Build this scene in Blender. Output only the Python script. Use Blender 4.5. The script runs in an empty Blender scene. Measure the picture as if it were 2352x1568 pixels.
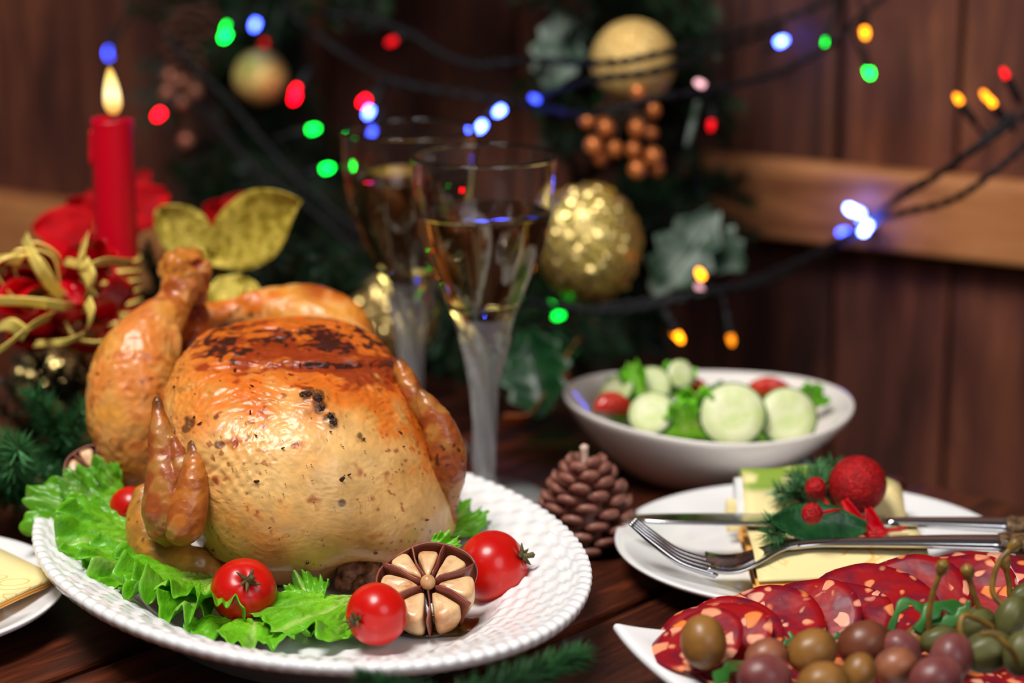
import bpy, math, random
import numpy as np
from mathutils import Vector, noise

# ------------------------------------------------------------------ camera, world, lights, exposure
F_PX, CX, CY = 5500.0, 1176.0, 784.0
PITCH = math.radians(13.7)
CAM_H = 0.39
scene = bpy.context.scene
cam_data = bpy.data.cameras.new('camera')
cam = bpy.data.objects.new('camera', cam_data)
scene.collection.objects.link(cam)
cam.location = (0, 0, CAM_H)
cam.rotation_euler = (math.pi / 2 - PITCH, 0, 0)
cam_data.sensor_width = 36.0
cam_data.lens = 36.0 * F_PX / 2352.0
cam_data.clip_start = 0.02
cam_data.dof.use_dof = True
cam_data.dof.focus_distance = 1.075
APERTURE = 0.0195
cam_data.dof.aperture_fstop = cam_data.lens / 1000.0 / APERTURE
scene.camera = cam

world = bpy.data.worlds.new('room_light')
scene.world = world
world.use_nodes = True
world.node_tree.nodes['Background'].inputs[0].default_value = (1.0, 0.90, 0.80, 1)
world.node_tree.nodes['Background'].inputs[1].default_value = 0.06


def area_light(name, loc, target, size, power, color):
    d = bpy.data.lights.new(name, 'AREA')
    d.shape = 'DISK'
    d.size = size
    d.energy = power
    d.color = color
    o = bpy.data.objects.new(name, d)
    scene.collection.objects.link(o)
    o.location = loc
    o.rotation_euler = (Vector(target) - Vector(loc)).to_track_quat('-Z', 'Y').to_euler()
    return o


area_light('ceiling_lamp', (-0.42, 0.62, 1.45), (0.0, 1.10, 0.03), 0.62, 28.5, (1.0, 0.955, 0.90))
area_light('room_window', (1.1, -0.9, 1.3), (0.05, 1.1, 0.05), 1.3, 15.0, (0.96, 0.97, 1.0))

scene.view_settings.view_transform = 'Standard'
scene.view_settings.look = 'None'
scene.view_settings.exposure = 0.0
scene.view_settings.gamma = 1.0
scene.view_settings.use_curve_mapping = False
scene.cycles.caustics_refractive = False
scene.cycles.caustics_reflective = False
scene.cycles.max_bounces = 9
scene.cycles.diffuse_bounces = 2
scene.cycles.glossy_bounces = 3
scene.cycles.transmission_bounces = 9
scene.cycles.adaptive_threshold = 0.03

# ------------------------------------------------------------------ helpers
rnd = random.Random(7)
SP, CP = math.sin(PITCH), math.cos(PITCH)


def ray(u, v):
    x = (u - CX) / F_PX
    y = -(v - CY) / F_PX
    return Vector((x, y * SP + CP, y * CP - SP))


CAM = Vector((0, 0, CAM_H))


def D(u, v, d):            # point at a depth along the view axis
    return CAM + ray(u, v) * d


def PY(u, v, Y):           # point on the plane y = Y
    r = ray(u, v)
    return CAM + r * (Y / r.y)


def G(u, v, z):            # point at height z
    r = ray(u, v)
    return CAM + r * ((z - CAM_H) / r.z)


def proj(p):
    x, y, z = p[0], p[1], p[2] - CAM_H
    d = y * CP - z * SP
    return CX + F_PX * x / d, CY - F_PX * (y * SP + z * CP) / d, d


def px(n, d):              # n pixels at depth d, in metres
    return n * d / F_PX


def lin(c):
    r = []
    for a in c[:3]:
        a = a / 255.0
        r.append(a / 12.92 if a <= 0.04045 else ((a + 0.055) / 1.055) ** 2.4)
    return tuple(r) + (1.0,)


def n3(p, s, off=0.0):
    return noise.noise(Vector((p[0] * s + off, p[1] * s - off, p[2] * s + 2 * off)))


def sm(x):
    x = max(0.0, min(1.0, x))
    return x * x * (3 - 2 * x)


def gauss(u, v, c, s):
    return math.exp(-0.5 * (((u - c[0]) / s[0]) ** 2 + ((v - c[1]) / s[1]) ** 2))


ORG = {}


def fix_normals(o):
    import bmesh
    bm = bmesh.new()
    bm.from_mesh(o.data)
    bmesh.ops.recalc_face_normals(bm, faces=bm.faces)
    bm.to_mesh(o.data)
    bm.free()


def thing(name, label, cat, loc=(0, 0, 0), group=None):
    o = bpy.data.objects.new(name, None)
    o.empty_display_size = 0.01
    scene.collection.objects.link(o)
    o.location = loc
    o['label'] = label
    o['category'] = cat
    if group:
        o['group'] = group
    ORG[o.name] = Vector(loc)
    return o


def tag(o, label, cat, group=None):
    o['label'] = label
    o['category'] = cat
    if group:
        o['group'] = group
    return o


def structure(name, loc=(0, 0, 0)):
    o = bpy.data.objects.new(name, None)
    o.empty_display_size = 0.01
    scene.collection.objects.link(o)
    o.location = loc
    o['kind'] = 'structure'
    ORG[o.name] = Vector(loc)
    return o


def mesh_from(name, V, Fc, smooth=True, col=None):
    me = bpy.data.meshes.new(name)
    me.from_pydata([tuple(v) for v in V], [], [tuple(f) for f in Fc])
    if smooth:
        me.polygons.foreach_set('use_smooth', [True] * len(me.polygons))
    if col is not None:
        at = me.color_attributes.new('Col', 'FLOAT_COLOR', 'POINT')
        at.data.foreach_set('color', np.asarray(col, dtype=np.float32).ravel())
    me.update()
    return me


def part(name, VF, mat, parent=None, loc=None, smooth=True, col=None, solid=0, subsurf=0, bevel=0, kind=None, label=None, fixn=True):
    """World-space verts -> object (child of parent, or top level with its origin at loc)."""
    V, Fc = VF
    if parent is not None:
        org = ORG[parent.name]
    else:
        org = Vector(loc) if loc is not None else Vector((0, 0, 0))
    A = np.array([tuple(v) for v in V], dtype=float) - np.array(org)
    me = mesh_from(name, A, Fc, smooth, col)
    me.materials.append(mat)
    o = bpy.data.objects.new(name, me)
    scene.collection.objects.link(o)
    if parent is not None:
        o.parent = parent
    else:
        o.location = org
    ORG[o.name] = org
    if fixn:
        fix_normals(o)
    if bevel:
        m = o.modifiers.new('bevel', 'BEVEL')
        m.width = bevel
        m.segments = 2
        m.limit_method = 'ANGLE'
    if solid:
        m = o.modifiers.new('solid', 'SOLIDIFY')
        m.thickness = solid
        m.offset = 0
    if subsurf:
        m = o.modifiers.new('sub', 'SUBSURF')
        m.levels = m.render_levels = subsurf
    if kind:
        o['kind'] = kind
    if label:
        o['label'] = label
    return o


def inst(src, name, loc, rot=None, scale=1.0, parent=None):
    """copy of one mesh object, sharing its mesh; loc in world."""
    o = src.copy()
    o.name = name
    scene.collection.objects.link(o)
    o.parent = parent
    org = ORG[parent.name] if parent is not None else Vector((0, 0, 0))
    o.location = Vector(loc) - org
    if rot is not None:
        o.rotation_mode = 'QUATERNION'
        o.rotation_quaternion = rot
    o.scale = (scale,) * 3 if not hasattr(scale, '__len__') else scale
    ORG[o.name] = Vector(loc)
    return o


def join(*vfs):
    V, Fc = [], []
    for v, f in vfs:
        n = len(V)
        V += list(v)
        Fc += [tuple(i + n for i in q) for q in f]
    return V, Fc


def crom(P, n=6):
    """Catmull-Rom through vectors (any dimension, numpy)."""
    P = np.array([tuple(p) for p in P], dtype=float)
    Q = np.vstack([2 * P[0] - P[1], P, 2 * P[-1] - P[-2]])
    out = []
    for i in range(1, len(Q) - 2):
        p0, p1, p2, p3 = Q[i - 1], Q[i], Q[i + 1], Q[i + 2]
        for k in range(n):
            t = k / n
            out.append(0.5 * (2 * p1 + (p2 - p0) * t + (2 * p0 - 5 * p1 + 4 * p2 - p3) * t * t + (3 * p1 - p0 - 3 * p2 + p3) * t ** 3))
    out.append(P[-1])
    return np.array(out)


def loft(P, R, m=12, n=5, flat=None, caps=True):
    """tube along P with radii R; flat=(axis vector, factor) squashes the section along axis."""
    PR = crom([tuple(p) + (r,) for p, r in zip(P, R)], n)
    pts = [Vector(q[:3]) for q in PR]
    rad = [max(q[3], 1e-5) for q in PR]
    T = []
    for i in range(len(pts)):
        a = pts[max(i - 1, 0)]
        b = pts[min(i + 1, len(pts) - 1)]
        t = (b - a)
        T.append(t.normalized() if t.length > 1e-9 else Vector((0, 0, 1)))
    up = Vector((0, 0, 1)) if abs(T[0].z) < 0.9 else Vector((1, 0, 0))
    N = (up - T[0] * up.dot(T[0])).normalized()
    V, Fc = [], []
    for i, p in enumerate(pts):
        N = (N - T[i] * N.dot(T[i])).normalized()
        B = T[i].cross(N)
        for k in range(m):
            a = 2 * math.pi * k / m
            o = (N * math.cos(a) + B * math.sin(a)) * rad[i]
            if flat:
                ax = flat[0]
                o = o - ax * (o.dot(ax) * (1 - flat[1]))
            V.append(p + o)
    L = len(pts)
    for i in range(L - 1):
        for k in range(m):
            k2 = (k + 1) % m
            Fc.append((i * m + k, i * m + k2, (i + 1) * m + k2, (i + 1) * m + k))
    if caps:
        V.append(pts[0] - T[0] * rad[0] * 0.6)
        V.append(pts[-1] + T[-1] * rad[-1] * 0.6)
        a, b = len(V) - 2, len(V) - 1
        for k in range(m):
            k2 = (k + 1) % m
            Fc.append((a, k2, k))
            Fc.append((b, (L - 1) * m + k, (L - 1) * m + k2))
    return V, Fc


def tube(P, r, m=8, n=6):
    return loft(P, [r] * len(P), m, n)


def revolve(prof, c, m=48, closed=False):
    """prof [(r,z)], axis at c; poles collapse where r==0."""
    V, Fc = [], []
    idx = []
    for r, z in prof:
        if r <= 1e-7:
            idx.append([len(V)])
            V.append(Vector((c[0], c[1], c[2] + z)))
        else:
            idx.append(list(range(len(V), len(V) + m)))
            for k in range(m):
                a = 2 * math.pi * k / m
                V.append(Vector((c[0] + r * math.cos(a), c[1] + r * math.sin(a), c[2] + z)))
    n = len(prof)
    for i in range(n if closed else n - 1):
        A, B = idx[i], idx[(i + 1) % n]
        for k in range(m):
            k2 = (k + 1) % m
            if len(A) == 1 and len(B) == 1:
                continue
            if len(A) == 1:
                Fc.append((A[0], B[k2], B[k]))
            elif len(B) == 1:
                Fc.append((A[k], A[k2], B[0]))
            else:
                Fc.append((A[k], A[k2], B[k2], B[k]))
    return V, Fc


def smooth_prof(pts, n=5):
    return [tuple(q) for q in crom(pts, n)]


def ball(c, r, m=32, n=18, sq=(1, 1, 1), fn=None):
    V, Fc = [], []
    for i in range(n + 1):
        t = math.pi * i / n
        for k in range(m):
            a = 2 * math.pi * k / m
            d = Vector((math.sin(t) * math.cos(a), math.sin(t) * math.sin(a), math.cos(t)))
            q = r * (fn(d) if fn else 1.0)
            V.append(Vector(c) + Vector((d.x * q * sq[0], d.y * q * sq[1], d.z * q * sq[2])))
    for i in range(n):
        for k in range(m):
            k2 = (k + 1) % m
            Fc.append((i * m + k, (i + 1) * m + k, (i + 1) * m + k2, i * m + k2))
    return V, Fc


def orient(VF, rot, c):
    c = Vector(c)
    return [c + rot @ (Vector(v) - c) for v in VF[0]], VF[1]


def box(x0, x1, y0, y1, z0, z1):
    V = [Vector((x, y, z)) for x in (x0, x1) for y in (y0, y1) for z in (z0, z1)]
    Fc = [(0, 1, 3, 2), (4, 6, 7, 5), (0, 4, 5, 1), (2, 3, 7, 6), (0, 2, 6, 4), (1, 5, 7, 3)]
    return V, Fc


def grid(fn, nu, nv):
    V = [fn(i / (nu - 1), j / (nv - 1)) for i in range(nu) for j in range(nv)]
    Fc = [(i * nv + j, (i + 1) * nv + j, (i + 1) * nv + j + 1, i * nv + j + 1) for i in range(nu - 1) for j in range(nv - 1)]
    return V, Fc


def blade(base, tip, width, normal, prof=None, bend=0.0, cup=0.0, ns=18, nt=9, spikes=0, wave=0.0, teeth=0.38):
    """a leaf blade between two points; prof(s) = half width factor, spikes = holly teeth."""
    base, tip = Vector(base), Vector(tip)
    ax = tip - base
    L = ax.length
    ax.normalize()
    nrm = Vector(normal)
    nrm = (nrm - ax * nrm.dot(ax)).normalized()
    sd = ax.cross(nrm)
    prof = prof or (lambda s: math.sin(math.pi * min(1, s * 0.94 + 0.03)) ** 0.8)

    def fn(s, q):
        t = q * 2 - 1
        w = width * 0.5 * prof(s)
        if spikes:
            ph = (s * spikes) % 1.0
            w *= 1 - teeth * 0.75 + teeth * abs(ph - 0.5) * 2
        h = bend * L * (s * s - s) + cup * width * t * t + wave * math.sin(s * 14 + 2 * t) * abs(t)
        h -= 0.02 * width * math.exp(-(t * 6) ** 2)
        return base + ax * (s * L) + sd * (t * w) + nrm * h
    return grid(fn, ns if not spikes else ns * 3, nt)


# ------------------------------------------------------------------ materials
def new_mat(name):
    m = bpy.data.materials.new(name)
    m.use_nodes = True
    nt = m.node_tree
    b = nt.nodes['Principled BSDF']
    return m, nt, b


def mat(name, col, rough=0.5, metal=0.0, col2=None, nscale=20.0, ndetail=4.0, nlo=0.4, nhi=0.62, bump=None, coat=0.0,
        sss=0.0, sssr=(1, 0.4, 0.2), emit=None, estr=0.0, trans=0.0, ior=1.45, stretch=None, objrand=0.0, attr=False, spec=0.5, sheen=0.0):
    m, nt, b = new_mat(name)
    N, L = nt.nodes, nt.links
    b.inputs['Roughness'].default_value = rough
    b.inputs['Metallic'].default_value = metal
    b.inputs['Specular IOR Level'].default_value = spec
    b.inputs['Coat Weight'].default_value = coat
    b.inputs['Coat Roughness'].default_value = 0.08
    b.inputs['IOR'].default_value = ior
    b.inputs['Transmission Weight'].default_value = trans
    if sheen:
        b.inputs['Sheen Weight'].default_value = sheen
    if sss:
        b.inputs['Subsurface Weight'].default_value = sss
        b.inputs['Subsurface Radius'].default_value = sssr
        b.inputs['Subsurface Scale'].default_value = 0.004
    b.inputs['Base Color'].default_value = lin(col)
    tc = N.new('ShaderNodeTexCoord')
    vec = tc.outputs['Object']
    if stretch:
        mp = N.new('ShaderNodeMapping')
        mp.inputs['Scale'].default_value = stretch
        L.new(vec, mp.inputs[0])
        vec = mp.outputs[0]
    csock = None
    if attr:
        at = N.new('ShaderNodeVertexColor')
        at.layer_name = 'Col'
        csock = at.outputs['Color']
    if col2 is not None:
        nz = N.new('ShaderNodeTexNoise')
        nz.inputs['Scale'].default_value = nscale
        nz.inputs['Detail'].default_value = ndetail
        L.new(vec, nz.inputs['Vector'])
        mr = N.new('ShaderNodeMapRange')
        mr.inputs[1].default_value = nlo
        mr.inputs[2].default_value = nhi
        L.new(nz.outputs['Fac'], mr.inputs[0])
        mx = N.new('ShaderNodeMix')
        mx.data_type = 'RGBA'
        L.new(mr.outputs[0], mx.inputs[0])
        mx.inputs[6].default_value = lin(col)
        if csock:
            L.new(csock, mx.inputs[6])
        mx.inputs[7].default_value = lin(col2)
        csock = mx.outputs[2]
    if objrand:
        oi = N.new('ShaderNodeObjectInfo')
        mr = N.new('ShaderNodeMapRange')
        mr.inputs[3].default_value = 1 - objrand
        mr.inputs[4].default_value = 1 + objrand
        L.new(oi.outputs['Random'], mr.inputs[0])
        hs = N.new('ShaderNodeHueSaturation')
        L.new(mr.outputs[0], hs.inputs['Value'])
        if csock:
            L.new(csock, hs.inputs['Color'])
        else:
            hs.inputs['Color'].default_value = lin(col)
        csock = hs.outputs[0]
    if csock:
        L.new(csock, b.inputs['Base Color'])
    if bump:
        bz = N.new('ShaderNodeTexNoise')
        bz.inputs['Scale'].default_value = bump[0]
        bz.inputs['Detail'].default_value = bump[3] if len(bump) > 3 else 4.0
        L.new(vec, bz.inputs['Vector'])
        bp = N.new('ShaderNodeBump')
        bp.inputs['Strength'].default_value = bump[1]
        bp.inputs['Distance'].default_value = bump[2]
        L.new(bz.outputs['Fac'], bp.inputs['Height'])
        L.new(bp.outputs[0], b.inputs['Normal'])
    if emit is not None:
        b.inputs['Emission Color'].default_value = tuple(emit) + (1,)
        b.inputs['Emission Strength'].default_value = estr
    return m


def wood_mat(name, dark, mid, light, axis, rough=0.45, fine=1.0, rand=0.25):
    """planks: grain runs along the object axis given by `axis` scale (small = along)."""
    m, nt, b = new_mat(name)
    N, L = nt.nodes, nt.links
    tc = N.new('ShaderNodeTexCoord')
    oi = N.new('ShaderNodeObjectInfo')
    ad = N.new('ShaderNodeVectorMath')
    ad.operation = 'ADD'
    sc = N.new('ShaderNodeVectorMath')
    sc.operation = 'SCALE'
    cb = N.new('ShaderNodeCombineXYZ')
    for i in range(3):
        L.new(oi.outputs['Random'], cb.inputs[i])
    L.new(cb.outputs[0], sc.inputs[0])
    sc.inputs['Scale'].default_value = 7.0
    L.new(tc.outputs['Object'], ad.inputs[0])
    L.new(sc.outputs[0], ad.inputs[1])
    mp = N.new('ShaderNodeMapping')
    mp.inputs['Scale'].default_value = axis
    L.new(ad.outputs[0], mp.inputs[0])
    nz = N.new('ShaderNodeTexNoise')
    nz.inputs['Scale'].default_value = 6.0 * fine
    nz.inputs['Detail'].default_value = 8
    nz.inputs['Roughness'].default_value = 0.65
    nz.inputs['Distortion'].default_value = 0.6
    L.new(mp.outputs[0], nz.inputs['Vector'])
    cr = N.new('ShaderNodeValToRGB')
    e = cr.color_ramp.elements
    e[0].position, e[0].color = 0.30, lin(dark)
    e[1].position, e[1].color = 0.72, lin(light)
    x = e.new(0.50)
    x.color = lin(mid)
    L.new(nz.outputs['Fac'], cr.inputs[0])
    mr = N.new('ShaderNodeMapRange')
    mr.inputs[3].default_value = 1 - rand
    mr.inputs[4].default_value = 1 + rand
    L.new(oi.outputs['Random'], mr.inputs[0])
    hs = N.new('ShaderNodeHueSaturation')
    L.new(mr.outputs[0], hs.inputs['Value'])
    L.new(cr.outputs[0], hs.inputs['Color'])
    L.new(hs.outputs[0], b.inputs['Base Color'])
    b.inputs['Roughness'].default_value = rough
    bp = N.new('ShaderNodeBump')
    bp.inputs['Strength'].default_value = 0.35
    bp.inputs['Distance'].default_value = 0.001
    L.new(nz.outputs['Fac'], bp.inputs['Height'])
    L.new(bp.outputs[0], b.inputs['Normal'])
    return m


MT = {}
MT['porcelain'] = mat('porcelain', (243, 243, 245), 0.12, coat=0.3, spec=0.5)
MT['bowl'] = mat('bowl_glaze', (240, 233, 228), 0.15, coat=0.2)
MT['table'] = wood_mat('table_wood', (22, 8, 4), (66, 28, 14), (118, 54, 28), (5.5, 0.55, 5.5), 0.38, 3.2, 0.12)
MT['wall'] = wood_mat('wall_wood', (36, 17, 13), (90, 46, 34), (140, 80, 52), (4, 4, 0.5), 0.6, 1.6, 0.40)
MT['beam'] = wood_mat('beam_wood', (140, 82, 46), (190, 120, 70), (216, 150, 92), (0.6, 5, 5), 0.55, 2.0, 0.08)
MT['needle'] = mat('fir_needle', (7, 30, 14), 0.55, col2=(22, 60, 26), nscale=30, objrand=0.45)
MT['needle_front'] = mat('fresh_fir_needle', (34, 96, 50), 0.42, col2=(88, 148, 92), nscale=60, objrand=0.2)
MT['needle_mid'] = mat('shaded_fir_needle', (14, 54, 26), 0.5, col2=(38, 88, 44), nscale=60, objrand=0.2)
MT['bark'] = mat('twig_bark', (74, 46, 28), 0.8, bump=(200, 0.5, 0.001))
MT['skin'] = mat('roast_skin', (220, 160, 80), 0.36, attr=True, bump=(420, 0.4, 0.0008, 6.0), coat=0.18, spec=0.5)
MT['char'] = mat('herb_char', (38, 20, 12), 0.5, col2=(80, 38, 16), nscale=300)
MT['meat'] = mat('dark_meat', (96, 50, 28), 0.4, col2=(160, 104, 66), nscale=160, bump=(260, 0.8, 0.002))
MT['tomato'] = mat('tomato_skin', (190, 8, 5), 0.30, col2=(208, 24, 8), nscale=22, coat=0.12, sss=0.08, sssr=(1, 0.15, 0.05))
MT['calyx'] = mat('tomato_calyx', (92, 84, 42), 0.7, col2=(58, 46, 28), nscale=260, bump=(400, 0.6, 0.0005))
MT['lettuce'] = mat('lettuce_leaf', (84, 160, 16), 0.34, attr=True, bump=(170, 0.7, 0.0018, 3.0), sss=0.12, sssr=(0.5, 1, 0.1))
MT['clove'] = mat('garlic_flesh', (228, 190, 140), 0.36, col2=(190, 132, 84), nscale=90, coat=0.2, sss=0.15, bump=(240, 0.3, 0.0006))
MT['garlic_skin'] = mat('garlic_skin', (124, 58, 50), 0.38, col2=(150, 88, 64), nscale=70, bump=(180, 0.4, 0.0008), coat=0.15)
MT['juice'] = mat('meat_juice', (150, 104, 52), 0.05, trans=0.75, ior=1.36)
MT['stem_glass'] = mat('ribbed_glass', (248, 250, 252), 0.12, trans=0.76, ior=1.5, coat=0.6)
MT['glass'] = mat('clear_glass', (255, 255, 255), 0.0, trans=1.0, ior=1.5)
MT['wine'] = mat('white_wine', (250, 236, 172), 0.0, trans=1.0, ior=1.34)
MT['steel'] = mat('polished_steel', (196, 196, 200), 0.16, metal=1.0)
MT['handle'] = mat('carved_handle', (122, 92, 60), 0.4, col2=(40, 26, 16), nscale=260, bump=(320, 1.0, 0.001))
MT['red_glitter'] = mat('red_glitter', (150, 0, 8), 0.48, metal=0.2, col2=(196, 4, 14), nscale=420, bump=(620, 1.0, 0.0016))
MT['red_wax'] = mat('red_wax', (204, 0, 30), 0.34, sss=0.25, sssr=(1, 0.1, 0.1))
MT['wick'] = mat('wick', (40, 26, 22), 0.9)
MT['pale_wick'] = mat('pale_wick', (222, 190, 172), 0.8)
MT['red_petal'] = mat('red_velvet', (190, 0, 14), 0.75, col2=(140, 0, 10), nscale=40, spec=0.2)
MT['ribbon'] = mat('red_ribbon', (222, 6, 26), 0.2, col2=(176, 0, 18), nscale=30, coat=0.3)
MT['gold'] = mat('gold_foil', (255, 228, 118), 0.3, metal=0.1, coat=0.6, bump=(60, 0.3, 0.002))
MT['gold_leaf'] = mat('gold_fabric', (216, 192, 82), 0.42, metal=0.2, col2=(150, 130, 30), nscale=160, bump=(420, 1.0, 0.0015))
MT['gold_glitter'] = mat('gold_glitter', (246, 212, 138), 0.5, metal=0.25, col2=(206, 160, 82), nscale=380, bump=(600, 1.0, 0.001))
MT['sequin'] = mat('gold_sequin', (255, 226, 150), 0.36, metal=1.0, objrand=0.1)
MT['copper'] = mat('copper_berry', (222, 130, 70), 0.34, metal=0.5)
MT['dull_berry'] = mat('rosy_berry', (150, 92, 72), 0.35, metal=0.3)
MT['holly_pale'] = mat('frosted_holly', (34, 62, 44), 0.5, col2=(140, 152, 142), nscale=42, nlo=0.45, nhi=0.68)
MT['holly_rim'] = mat('frosted_rim', (196, 140, 96), 0.5)
MT['holly_dark'] = mat('holly_leaf', (16, 62, 30), 0.34, col2=(30, 84, 40), nscale=80, bump=(200, 0.5, 0.001))
MT['cable'] = mat('cable_rubber', (17, 17, 22), 0.55, spec=0.3)
MT['cone'] = mat('pinecone_wax', (164, 108, 92), 0.5, col2=(118, 68, 56), nscale=120, coat=0.15)
MT['cone_brown'] = mat('pinecone_scale', (58, 28, 20), 0.6, col2=(88, 48, 32), nscale=120)
MT['cucumber'] = mat('cucumber_flesh', (228, 232, 186), 0.5, col2=(204, 218, 146), nscale=90)
MT['cuc_skin'] = mat('cucumber_skin', (28, 104, 30), 0.3)
MT['green_salad'] = mat('salad_leaf', (128, 176, 30), 0.35, attr=True, bump=(150, 0.6, 0.002))
MT['salad_tomato'] = mat('salad_tomato', (206, 42, 28), 0.2, col2=(224, 92, 70), nscale=60, coat=0.3)
MT['olive_a'] = mat('green_brown_olive', (146, 100, 44), 0.42, col2=(110, 72, 30), nscale=70, coat=0.08)
MT['olive_b'] = mat('rosy_olive', (156, 96, 66), 0.42, col2=(116, 62, 46), nscale=70, coat=0.08)
MT['olive_c'] = mat('dark_olive', (116, 62, 38), 0.42, col2=(82, 38, 26), nscale=70, coat=0.08)
MT['olive_d'] = mat('purple_olive', (110, 52, 52), 0.42, col2=(140, 80, 74), nscale=60, coat=0.08)
MT['caper'] = mat('caper_berry', (96, 96, 52), 0.42, col2=(70, 66, 30), nscale=90, nlo=0.35, nhi=0.7)
MT['caper_stem'] = mat('caper_stem', (146, 112, 40), 0.4, col2=(112, 84, 34), nscale=120)
MT['arugula'] = mat('arugula_leaf', (40, 100, 36), 0.36, col2=(62, 124, 50), nscale=80)
MT['floor'] = wood_mat('floor_wood', (30, 18, 12), (58, 36, 24), (84, 54, 36), (4, 0.5, 4), 0.5, 1.0, 0.2)


def napkin_mat(name, green):
    m, nt, b = new_mat(name)
    N, L = nt.nodes, nt.links
    tc = N.new('ShaderNodeTexCoord')
    nz = N.new('ShaderNodeTexNoise')
    nz.inputs['Scale'].default_value = 22
    L.new(tc.outputs['Object'], nz.inputs['Vector'])
    wv = N.new('ShaderNodeTexVoronoi')
    wv.feature = 'F1'
    wv.inputs['Scale'].default_value = 48
    mx0 = N.new('ShaderNodeMix')
    mx0.data_type = 'VECTOR'
    mx0.inputs[0].default_value = 0.02
    L.new(tc.outputs['Object'], mx0.inputs[4])
    L.new(nz.outputs['Color'], mx0.inputs[5])
    L.new(mx0.outputs[1], wv.inputs['Vector'])
    ml = N.new('ShaderNodeMath')
    ml.operation = 'MULTIPLY'
    ml.inputs[1].default_value = 26.0
    L.new(wv.outputs['Distance'], ml.inputs[0])
    sn = N.new('ShaderNodeMath')
    sn.operation = 'SINE'
    L.new(ml.outputs[0], sn.inputs[0])
    mr = N.new('ShaderNodeMapRange')
    mr.inputs[1].default_value = 0.75
    mr.inputs[2].default_value = 1.0
    L.new(sn.outputs[0], mr.inputs[0])
    gt = N.new('ShaderNodeMapRange')
    gt.inputs[1].default_value = 0.5
    gt.inputs[2].default_value = 0.58
    L.new(nz.outputs['Fac'], gt.inputs[0])
    mu = N.new('ShaderNodeMath')
    mu.operation = 'MULTIPLY'
    L.new(mr.outputs[0], mu.inputs[0])
    L.new(gt.outputs[0], mu.inputs[1])
    mx = N.new('ShaderNodeMix')
    mx.data_type = 'RGBA'
    mx.inputs[6].default_value = lin((250, 230, 166))
    mx.inputs[7].default_value = lin((240, 190, 104))
    L.new(mu.outputs[0], mx.inputs[0])
    out = mx.outputs[2]
    if green:
        nb = N.new('ShaderNodeTexNoise')
        nb.inputs['Scale'].default_value = 55
        L.new(tc.outputs['Object'], nb.inputs['Vector'])
        sp = N.new('ShaderNodeSeparateXYZ')
        L.new(tc.outputs['Object'], sp.inputs[0])
        zr = N.new('ShaderNodeMapRange')
        zr.inputs[1].default_value = 0.026
        zr.inputs[2].default_value = 0.029
        L.new(sp.outputs['Z'], zr.inputs[0])
        nr = N.new('ShaderNodeMapRange')
        nr.inputs[1].default_value = 0.36
        nr.inputs[2].default_value = 0.5
        L.new(nb.outputs['Fac'], nr.inputs[0])
        m2 = N.new('ShaderNodeMath')
        m2.operation = 'MULTIPLY'
        L.new(zr.outputs[0], m2.inputs[0])
        L.new(nr.outputs[0], m2.inputs[1])
        mg = N.new('ShaderNodeMix')
        mg.data_type = 'RGBA'
        L.new(out, mg.inputs[6])
        mg.inputs[7].default_value = lin((138, 168, 52))
        L.new(m2.outputs[0], mg.inputs[0])
        out = mg.outputs[2]
    L.new(out, b.inputs['Base Color'])
    b.inputs['Roughness'].default_value = 0.7
    b.inputs['Subsurface Weight'].default_value = 0.0
    return m


MT['napkin'] = napkin_mat('printed_napkin', True)
MT['napkin_plain'] = napkin_mat('printed_napkin_cream', False)
MT['napkin_fold'] = mat('napkin_inner', (244, 176, 84), 0.7)


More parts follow.
